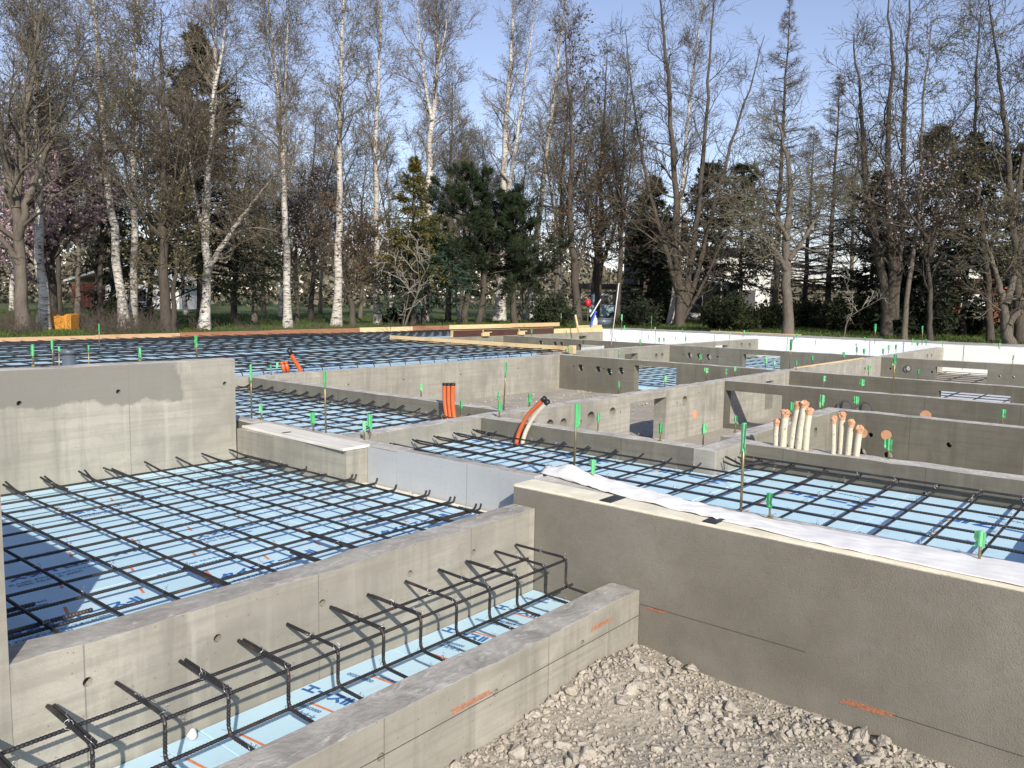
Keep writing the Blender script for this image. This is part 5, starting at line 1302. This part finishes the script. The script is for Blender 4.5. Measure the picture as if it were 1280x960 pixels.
def bare(label, stems, seed, bark_='bark_brown', twig=None, **k):
    k = dict(dict(n1=27, n2=8, n3=6, l1=3.1, l2=1.2, l3=.48, t0=.25, ang1=(.55, 1.15), up=.05, wg=.22, tw=1.35, bud=M['bud'], nbud=2200, bsize=.042), **k)
    if 'n1' in k: k['n1'] = int(k['n1'] * .7)
    k['l1'] *= 1.15
    return broadleaf(label, 'bare tree', stems, M[bark_], twig or TW, seed, group=G2, **k)
bare('thick grey leaning trunk at the far left edge', [([(29, 417), (26, 370), (22, 310), (18, 240), (28, 160), (40, 60), (46, -20)], .20, .06, .2), ([(20, 260), (4, 180), (-20, 90), (-40, 10)], .14, .04, .4), ([(22, 300), (50, 220), (90, 130), (118, 75)], .12, .03, -.6), ([(24, 330), (-8, 270), (-40, 200)], .11, .03, -.8)], 21, 'bark_grey', TG, n1=44)
bare('slim brown tree before the leaning birch, left row', [([(126, 406), (125, 350), (128, 270), (122, 180), (118, 90)], .11, .03, .2)], 22, n1=26, l1=1.8)
bare('straight brown trunk with arching limbs left of the birches', [([(208, 417), (206, 350), (204, 270), (206, 180), (202, 90), (200, 10)], .17, .04, .1), ([(205, 300), (182, 275), (168, 225), (158, 150)], .07, .03, -.7), ([(206, 290), (222, 230), (238, 150)], .07, .025, .5)], 23, 'bark_brown', n1=46, l1=2.3)
bare('thin dark mossy stem right of the straight brown trunk', [([(217, 417), (217, 370), (220, 320), (224, 260)], .10, .04, .1)], 24, 'bark_dark', n1=14, l1=1.2)
bare('small pale forked tree on the grass left of centre', [([(318, 403), (318, 370), (317, 330), (312, 290), (306, 250)], .14, .04, .1), ([(319, 355), (328, 320), (336, 280)], .07, .03, .3)], 25, 'bark_grey', TG, n1=26, l1=1.3, bud=M['bud'], nbud=1800, bsize=.045)
bare('short forked brown tree hung with dry leaves by the bright birch', [([(442, 409), (440, 385), (437, 370), (430, 340), (424, 300), (420, 260)], .15, .03, .1), ([(438, 372), (450, 355), (456, 320), (462, 270)], .09, .03, .3)], 26, 'bark_brown', n1=30, l1=1.6, bud=M['dry_leaf'], nbud=1500, bsize=.08)
bare('left brown tree still holding dry leaves right of the pine', [([(722, 406), (721, 370), (716, 310), (712, 240), (716, 170), (708, 90), (706, 30)], .22, .04, .1), ([(720, 350), (734, 290), (742, 220)], .09, .03, .4)], 27, 'bark_brown', n1=54, l1=2.3, t0=.18, bud=M['dry_leaf'], nbud=2600, bsize=.085)
bare('right brown tree with dry leaves beside the red bucket', [([(745, 404), (748, 360), (752, 290), (750, 220), (756, 140), (760, 60)], .20, .04, .2), ([(749, 340), (768, 290), (778, 230), (786, 160)], .10, .03, .2)], 28, 'bark_brown', n1=54, l1=2.3, t0=.18, bud=M['dry_leaf'], nbud=2400, bsize=.085)
bare('great multi-stemmed brown tree fanning over the white wall', [([(850, 409), (848, 370), (845, 290), (842, 200), (836, 110), (826, 20), (820, -40)], .22, .06, .1), ([(852, 400), (862, 340), (872, 260), (880, 170), (886, 70), (892, -20)], .18, .05, -.3), ([(853, 398), (872, 340), (890, 270), (912, 190), (940, 110), (960, 40)], .15, .04, .4), ([(848, 370), (828, 300), (806, 220), (790, 130), (780, 40)], .13, .04, -.5), ([(852, 404), (880, 350), (900, 300), (930, 240)], .10, .03, -.8)], 29, 'bark_brown', n1=46, l1=2.6)
bare('pollarded grey trunk with crooked pale limbs at the white wall', [([(985, 426), (985, 385), (985, 350), (983, 335), (985, 290), (994, 230), (980, 170), (972, 120)], .20, .05, .1), ([(983, 338), (972, 318), (950, 300), (925, 290)], .10, .03, -.5), ([(986, 325), (1005, 300), (1025, 268), (1034, 235)], .10, .03, .3), ([(985, 300), (965, 255), (950, 220), (935, 200)], .08, .03, .3)], 30, 'bark_grey', TO, n1=28, l1=2.0, bud=M['bud_green'], nbud=900, bsize=.04)
bare('large grey-brown cluster of trunks above the white wall at right', [([(1108, 421), (1109, 390), (1106, 350), (1098, 310), (1088, 260), (1082, 190), (1078, 120), (1070, 40)], .21, .05, .1), ([(1112, 400), (1114, 340), (1112, 260), (1108, 180), (1114, 80), (1110, -20)], .19, .05, -.2), ([(1118, 400), (1124, 330), (1130, 250), (1132, 160), (1140, 60), (1146, -30)], .17, .05, .5), ([(1112, 330), (1134, 260), (1160, 190), (1190, 150)], .10, .03, -.5)], 31, 'bark_brown', n1=44, l1=2.2)
bare('thin straight stem just right of the trunk cluster', [([(1130, 426), (1133, 380), (1140, 330), (1148, 270), (1152, 190), (1156, 110), (1166, 30)], .10, .04, .1)], 32, 'bark_grey', n1=28, l1=1.9)
bare('slender tall trunk left of the right edge tree', [([(1238, 425), (1237, 370), (1229, 280), (1221, 190), (1222, 100), (1230, 10)], .13, .04, .2)], 33, 'bark_brown', n1=36, l1=2.3)
bare('low forked broad tree at the right edge of the lawn', [([(1262, 431), (1258, 400), (1256, 370), (1246, 335), (1236, 300)], .20, .06, .1), ([(1258, 380), (1272, 345), (1284, 300), (1294, 240)], .13, .04, .2), ([(1261, 405), (1284, 370), (1310, 320)], .12, .04, -.3)], 34, 'bark_grey', TG, n1=17, l1=1.9)
bare('tall dark trunk rising out of frame at the right edge', [([(1276, 428), (1276, 360), (1268, 270), (1262, 170), (1252, 80), (1240, -10)], .18, .05, .2), ([(1268, 270), (1282, 190), (1290, 100)], .09, .03, .2)], 35, 'bark_brown', n1=44, l1=2.4)
# thin pale saplings
bare('clump of thin pale sapling stems before the golden conifer', [([(504, 412), (512, 390), (521, 372), (524, 352), (538, 330), (535, 305)], .045, .015, .1), ([(503, 412), (507, 385), (511, 365), (508, 345)], .03, .012, .2), ([(520, 374), (508, 355), (496, 335), (478, 322)], .02, .01, .1), ([(524, 352), (522, 325), (519, 300)], .02, .01, -.1)], 36, 'bark_grey', M['sapling'], n1=9, n2=4, n3=3, bud=None, l1=.9, l2=.4, l3=.25, flare=1.1)
bare('thin curved pale sapling behind the white wall near centre right', [([(1054, 425), (1058, 405), (1066, 390), (1067, 375), (1060, 360), (1054, 340)], .03, .012, .1), ([(1063, 395), (1080, 385), (1096, 378)], .015, .008, .1)], 37, 'bark_grey', M['sapling'], n1=6, n2=3, n3=3, bud=None, l1=.7, l2=.35, l3=.2, flare=1.1)
bare('pair of thin pale stems leaning in the left undergrowth', [([(116, 404), (122, 380), (134, 345), (152, 312)], .05, .02, .1), ([(112, 406), (100, 380), (86, 360)], .03, .015, .1)], 38, 'bark_grey', M['sapling'], n1=8, n2=4, n3=3, bud=None, l1=.8, l2=.4, l3=.2, flare=1.1)
# blossoming cherries
def cherry(label, stems, seed, mat, nb, **k):
    k = dict(dict(n1=34, n2=10, n3=8, l1=1.9, l2=.8, l3=.38, t0=.2, ang1=(.6, 1.2), up=.04, bud=M[mat], nbud=nb, bsize=.055), **k)
    return broadleaf(label, 'cherry tree', stems, M['bark_dark'], M['bark_dark'], seed, group='cherry trees in bloom', name='cherry_tree', asp=1.2, **k)
cherry('pink flowering cherry behind the leftmost birch', [([(66, 395), (64, 350), (58, 290), (50, 230), (44, 190)], .16, .04, .3), ([(62, 330), (84, 270), (100, 220)], .09, .03, .3), ([(63, 345), (30, 290), (8, 240)], .09, .03, -.3)], 41, 'blossom', 24000, dist=30, l1=2.6, bsize=.085, n3=4, n1=30)
cherry('thinly flowering white cherry behind the slim patched birch', [([(372, 397), (370, 350), (368, 300), (372, 250), (380, 210)], .10, .03, .3), ([(370, 330), (345, 270), (335, 235)], .07, .02, .3), ([(371, 330), (395, 280), (406, 240)], .07, .02, -.3)], 42, 'blossom_white', 2400, dist=38)
cherry('thinly flowering pale pink cherry before the right conifers', [([(1166, 420), (1164, 360), (1158, 290), (1150, 230), (1146, 190)], .10, .03, .3), ([(1162, 320), (1186, 250), (1202, 200)], .07, .02, .3), ([(1160, 300), (1126, 255), (1108, 225)], .07, .02, -.3)], 43, 'blossom_white', 1300, dist=29, n1=18, n2=7, n3=6)
broadleaf('yellow-green budding tree high behind the pink cherry', 'budding tree', [([(74, 395), (72, 330), (70, 250), (66, 170), (64, 140)], .16, .04, 0)], M['bark_dark'], TO, 44, dist=44, n1=40, n2=9, n3=7, l1=2.4, t0=.3, bud=M['bud_green'], nbud=6000, bsize=.06, name='budding_tree')
# conifers
conifer('tall dark spruce with gaps behind the left birches', 'spruce', atdist(252, 34, 0), 12.0, 4.2, 51, M['spruce'], whorls=24, per=7, n2=13, n3=8, nl=.30, nw=.075, tr_r=.2, group=G3, gap=.2, name='spruce_tree')
conifer('dark low spruce left of the leaning birch', 'spruce', atdist(142, 38, 0), 6.6, 2.4, 52, M['spruce_dark'], whorls=14, per=6, group=G3, name='spruce_tree', h0=.05)
conifer('golden green conifer left of the dark pine', 'conifer', onz(516, 410, ZG), 6.9, 2.2, 53, M['gold'], whorls=16, per=6, n2=11, nl=.19, nw=.045, h0=.30, n3=6, name='golden_conifer', power=.85, gap=.25)
conifer('low blue-green conifer skirt below the golden conifer', 'conifer', onz(524, 409, ZG) + R2 * .2, 4.2, 2.7, 54, M['bluegreen'], whorls=11, per=7, nl=.22, nw=.06, h0=.30, n3=8, name='bluegreen_conifer', power=.6)
pine('wide dark green pine with two brown trunks in the centre', 'pine', onz(589, 407, ZG), 6.9, 3.5, 55, M['pine'], 2, n1=36, h0=.22)
pine('right part of the dark pine group behind the slanting birch', 'pine', atdist(645, 38.5, 0), 6.1, 3.2, 56, M['pine'], 1, n1=36, group=None, h0=.2)
# pairs of larch: bare fine sprays on a straight mast
for (px, d_, H, lb, sd) in ((968, 40, 15.6, 'tallest feathery bare larch right of the brown fan tree', 61), (1034, 42, 12.6, 'second feathery bare larch left of the trunk cluster', 62), (1006, 46, 11.0, 'shorter feathery larch between the two tall larches', 63)):
    conifer(lb, 'larch', atdist(px, d_, 0), H, 2.7, sd, M['twig_birch'], bark_=M['bark_brown'], whorls=30, per=6, n2=13, n3=4, nl=.17, nw=.014, tr_r=.17, droop=.02, h0=.12, name='larch_tree', group='feathery larches', upt=.1, power=.75)
k = 0
cedar = [(812, 46, 8.0, 2.8, 'first', .10), (880, 44, 8.6, 3.0, 'second', .25), (924, 47, 9.2, 3.2, 'third', .22), (1088, 41, 7.6, 2.9, 'fourth', .2), (1160, 36, 8.8, 3.8, 'fifth', .12), (1206, 38, 9.0, 3.9, 'sixth', .12), (1262, 35, 8.0, 3.6, 'seventh', .15), (1138, 35, 4.2, 2.0, 'eighth', .04)]
for (px, d_, H, Rw, w_, h0) in cedar:
    k += 1; conifer('dark layered conifer right of the pine, %s from left' % w_ if w_ != 'eighth' else 'low dark conifer at the foot of the trunk cluster', 'conifer', atdist(px, d_, 0), H, Rw, 70 + k, M['spruce_dark'], whorls=14, per=7, n2=13, n3=8, nl=.28, nw=.075, group=G3, gap=.25, h0=h0, droop=.02, power=.6)
# shrubs
for (px, d_, w_, h_, lb, mt, n_) in ((912, 36, 3.4, 1.5, 'broad dark yew bush left of the pollarded trunk', 'yew', 7000), (955, 38, 2.6, 1.2, 'dark yew bush touching the pollarded trunk', 'yew', 5000), (1010, 41, 3.2, 1.5, 'dark bush right of the pollarded trunk', 'yew', 5000), (1062, 37, 3.4, 1.6, 'dark bush behind the curved pale sapling', 'yew', 6000), (1096, 40, 2.8, 1.9, 'dark bush left of the trunk cluster', 'spruce_dark', 5000), (1170, 36, 2.6, 1.3, 'dark bush below the pale pink cherry', 'spruce_dark', 4500), (1215, 39, 2.6, 1.0, 'low dark bush near the garage at right', 'yew', 3500), (800, 40, 2.6, 1.2, 'dark bush before the parked van', 'spruce_dark', 4500), (830, 44, 2.4, 1.6, 'dark bush left of the white house', 'yew', 4500), (690, 36, 2.2, 1.7, 'green low bush between pine and brown trees', 'pine', 4000), (140, 33, 1.8, .9, 'small green bush below the leaning birch', 'yew', 2500), (500, 38, 1.6, .9, 'low green bush left of the flared birch', 'yew', 2000)):
    k += 1; bush(lb, 'bush', px, 0, w_, h_, 90 + k, M[mt], d_, group='evergreen bushes', n=n_)

# rows behind: variants copied with their parts
def copy_tree(src, P, rz, sc, label):
    r = src.copy(); C.objects.link(r); r.location = tuple(P); r.rotation_euler = (0, 0, rz); r.scale = (sc, sc, sc); r['label'] = label
    for ch in list(src.children): c = ch.copy(); C.objects.link(c); c.parent = r
    return r
protos = []
def up(px, d_, H, lean=0):
    P = atdist(px, d_, ZG); return P, [(px, 0)]
def proto(label, px, d_, H, seed, bark_, twig, forks, **k):
    P0 = atdist(px, d_, ZG); f_ = 1020 / d_
    y0 = 372 + (1.3) * f_
    st = [([(px, y0), (px + 3, y0 - H * .3 * f_), (px - 4, y0 - H * .65 * f_), (px, y0 - H * f_)], .15, .035, .2)]
    for (a, b_, c_, h1) in forks: st.append(([(px + a, y0 - H * b_ * f_), (px + c_, y0 - H * h1 * f_)], .08, .025, .5 * (1 if c_ > 0 else -1)))
    k = dict(dict(n1=30, n2=8, n3=7, l1=2.6, l2=1.1, l3=.5, t0=.25, ang1=(.45, 1.0), up=.07, tw=1.25, wg=.2), **k)
    return broadleaf(label, 'bare tree', st, bark_, twig, seed, dist=d_, P0=P0, group=G4, **k)
spots_lab = 'bare background tree between the front trunks, %s from left'
rowpx = [(-30, 40), (14, 47), (96, 44), (186, 42), (232, 50), (292, 41), (330, 52), (388, 43), (400, 55), (450, 47), (490, 50), (560, 44), (575, 55), (604, 52), (650, 49), (694, 43), (700, 56), (738, 50), (772, 42), (800, 52), (1060, 52), (1300, 42), (350, 48), (530, 52), (60, 52), (120, 50)]
made = []
kinds = [(M['bark_brown'], TG, 13.5, [(0, .35, -40, .85), (0, .3, 45, .8)], dict(bud=M['bud_green'], nbud=2500, bsize=.05)), (M['birch'], TB, 14.5, [(0, .5, 25, .95)], dict(bud=M['bud'], nbud=3000, bsize=.045)), (M['bark_grey'], TO, 12.5, [(0, .3, 40, .9), (0, .4, -35, .9)], dict(bud=M['bud_green'], nbud=2500, bsize=.05)), (M['bark_dark'], TG, 11.5, [(0, .25, -45, .75), (0, .3, 30, .9), (0, .35, 60, .8)], dict(l1=2.8, bud=M['bud'], nbud=2500, bsize=.05))]
PR = []
for i, (px, d_) in enumerate(rowpx):
    lab = spots_lab % ordw(i)
    if i < 4:
        b_, tw_, H, fk, kw = kinds[i]; PR.append((proto(lab, px, d_, H, 200 + i, b_, tw_, fk, **kw), px))
    else:
        src = PR[(i * 7 + i // 3) % 4][0]; P = atdist(px, d_, ZG - .06)
        copy_tree(src, P, RNG.uniform(0, 6.28), RNG.uniform(.8, 1.08), lab)
# distant wood and field edge
def wood_mass():
    rng = np.random.default_rng(77); a = Acc(); n = 70000
    ang = rng.uniform(-.85, .95, n); d_ = rng.uniform(85, 140, n)
    hmax = (2.4 + 6.2 * np.clip((.30 - ang) / .35, .15, 1)) * (.55 + .75 * vnoise(ang * 16 + 40, d_ * .05, 1.0, 51)); z = ZG + hmax * rng.random(n) ** .8
    c = FWD[None] * (d_ * np.cos(ang))[:, None] + R2[None] * (d_ * np.sin(ang))[:, None]; c[:, 2] = z
    leaves(a, c, .5, rng, .1, 1.3); o = a.build('distant_wood', M['twig_olive'], None, False); tag(o, 'far brown wood and hedges closing the view behind the trees', 'wood', kind='stuff')
wood_mass()
# undergrowth and grass
def brush():
    rng = np.random.default_rng(81); n = 1050
    px = np.concatenate([rng.uniform(-10, 205, 800), rng.uniform(205, 560, 250)]); d_ = rng.uniform(21.5, 29, n)
    far_ = (px > 52) & (px < 102); d_ = np.where(far_ & (d_ < 26.6), 27 + d_ * .1, d_)
    S_ = np.array([atdist(a, b_, ZG) for a, b_ in zip(px, d_)]); d = norm(rng.normal(size=(n, 3)) * .45 + np.array([0, 0, 1.0]))
    L = rng.uniform(.2, .85, n) * np.where(px < 205, 1, .7); P1, R1 = grow(S_, d, L, np.full(n, .006), 4, rng, .0, .14, .4); a = Acc(); a.tubes(P1, R1, 3)
    s, dd, rr, t = sprout(P1, R1, 5, rng, .3, 1, (.4, 1)); P2, R2_ = grow(s, dd, .25 * rng.uniform(.4, 1.3, len(t)), np.full(len(t), .004), 2, rng, 0, .15, .6); a.tubes(P2, R2_, 3)
    o = a.build('undergrowth', M['twig'], None); tag(o, 'dry brown undergrowth stems below the left trees', 'undergrowth', kind='stuff')
brush()
def grass():
    rng = np.random.default_rng(82); n = 100000
    px = rng.uniform(-60, 1340, n); d_ = 20.5 + 34 * rng.random(n) ** 1.25
    dd = np.stack([(px - 640) / 1020 * d_, d_], 1); c = R2[None] * dd[:, :1] + FWD[None] * dd[:, 1:]; x, y = c[:, 0], c[:, 1]
    kq = ~((x > -8) & (x < 23.7) & (y > -9) & (y < 17.5)); c = c[kq]; n = len(c); c[:, 2] = ZG + (vnoise(c[:, 0], c[:, 1], .16, 3) - .5) * .22
    h = rng.uniform(.06, .17, (n, 1)); v = norm(rng.normal(size=(n, 3)) * np.array([.5, .5, 0]) + np.array([0, 0, 1.0])); u = norm(rng.normal(size=(n, 3)) * np.array([1, 1, 0]))
    a = Acc(); a.cards(c + v * h * .4, u * .03, v * h); o = a.build('grass', M['grass'], None, False); tag(o, 'rough grass on the lawn under the trees', 'grass', kind='stuff')
M['grass'] = leafy('lawn_grass', (.075, .125, .026), (.12, .165, .04), .25, .2)
grass()
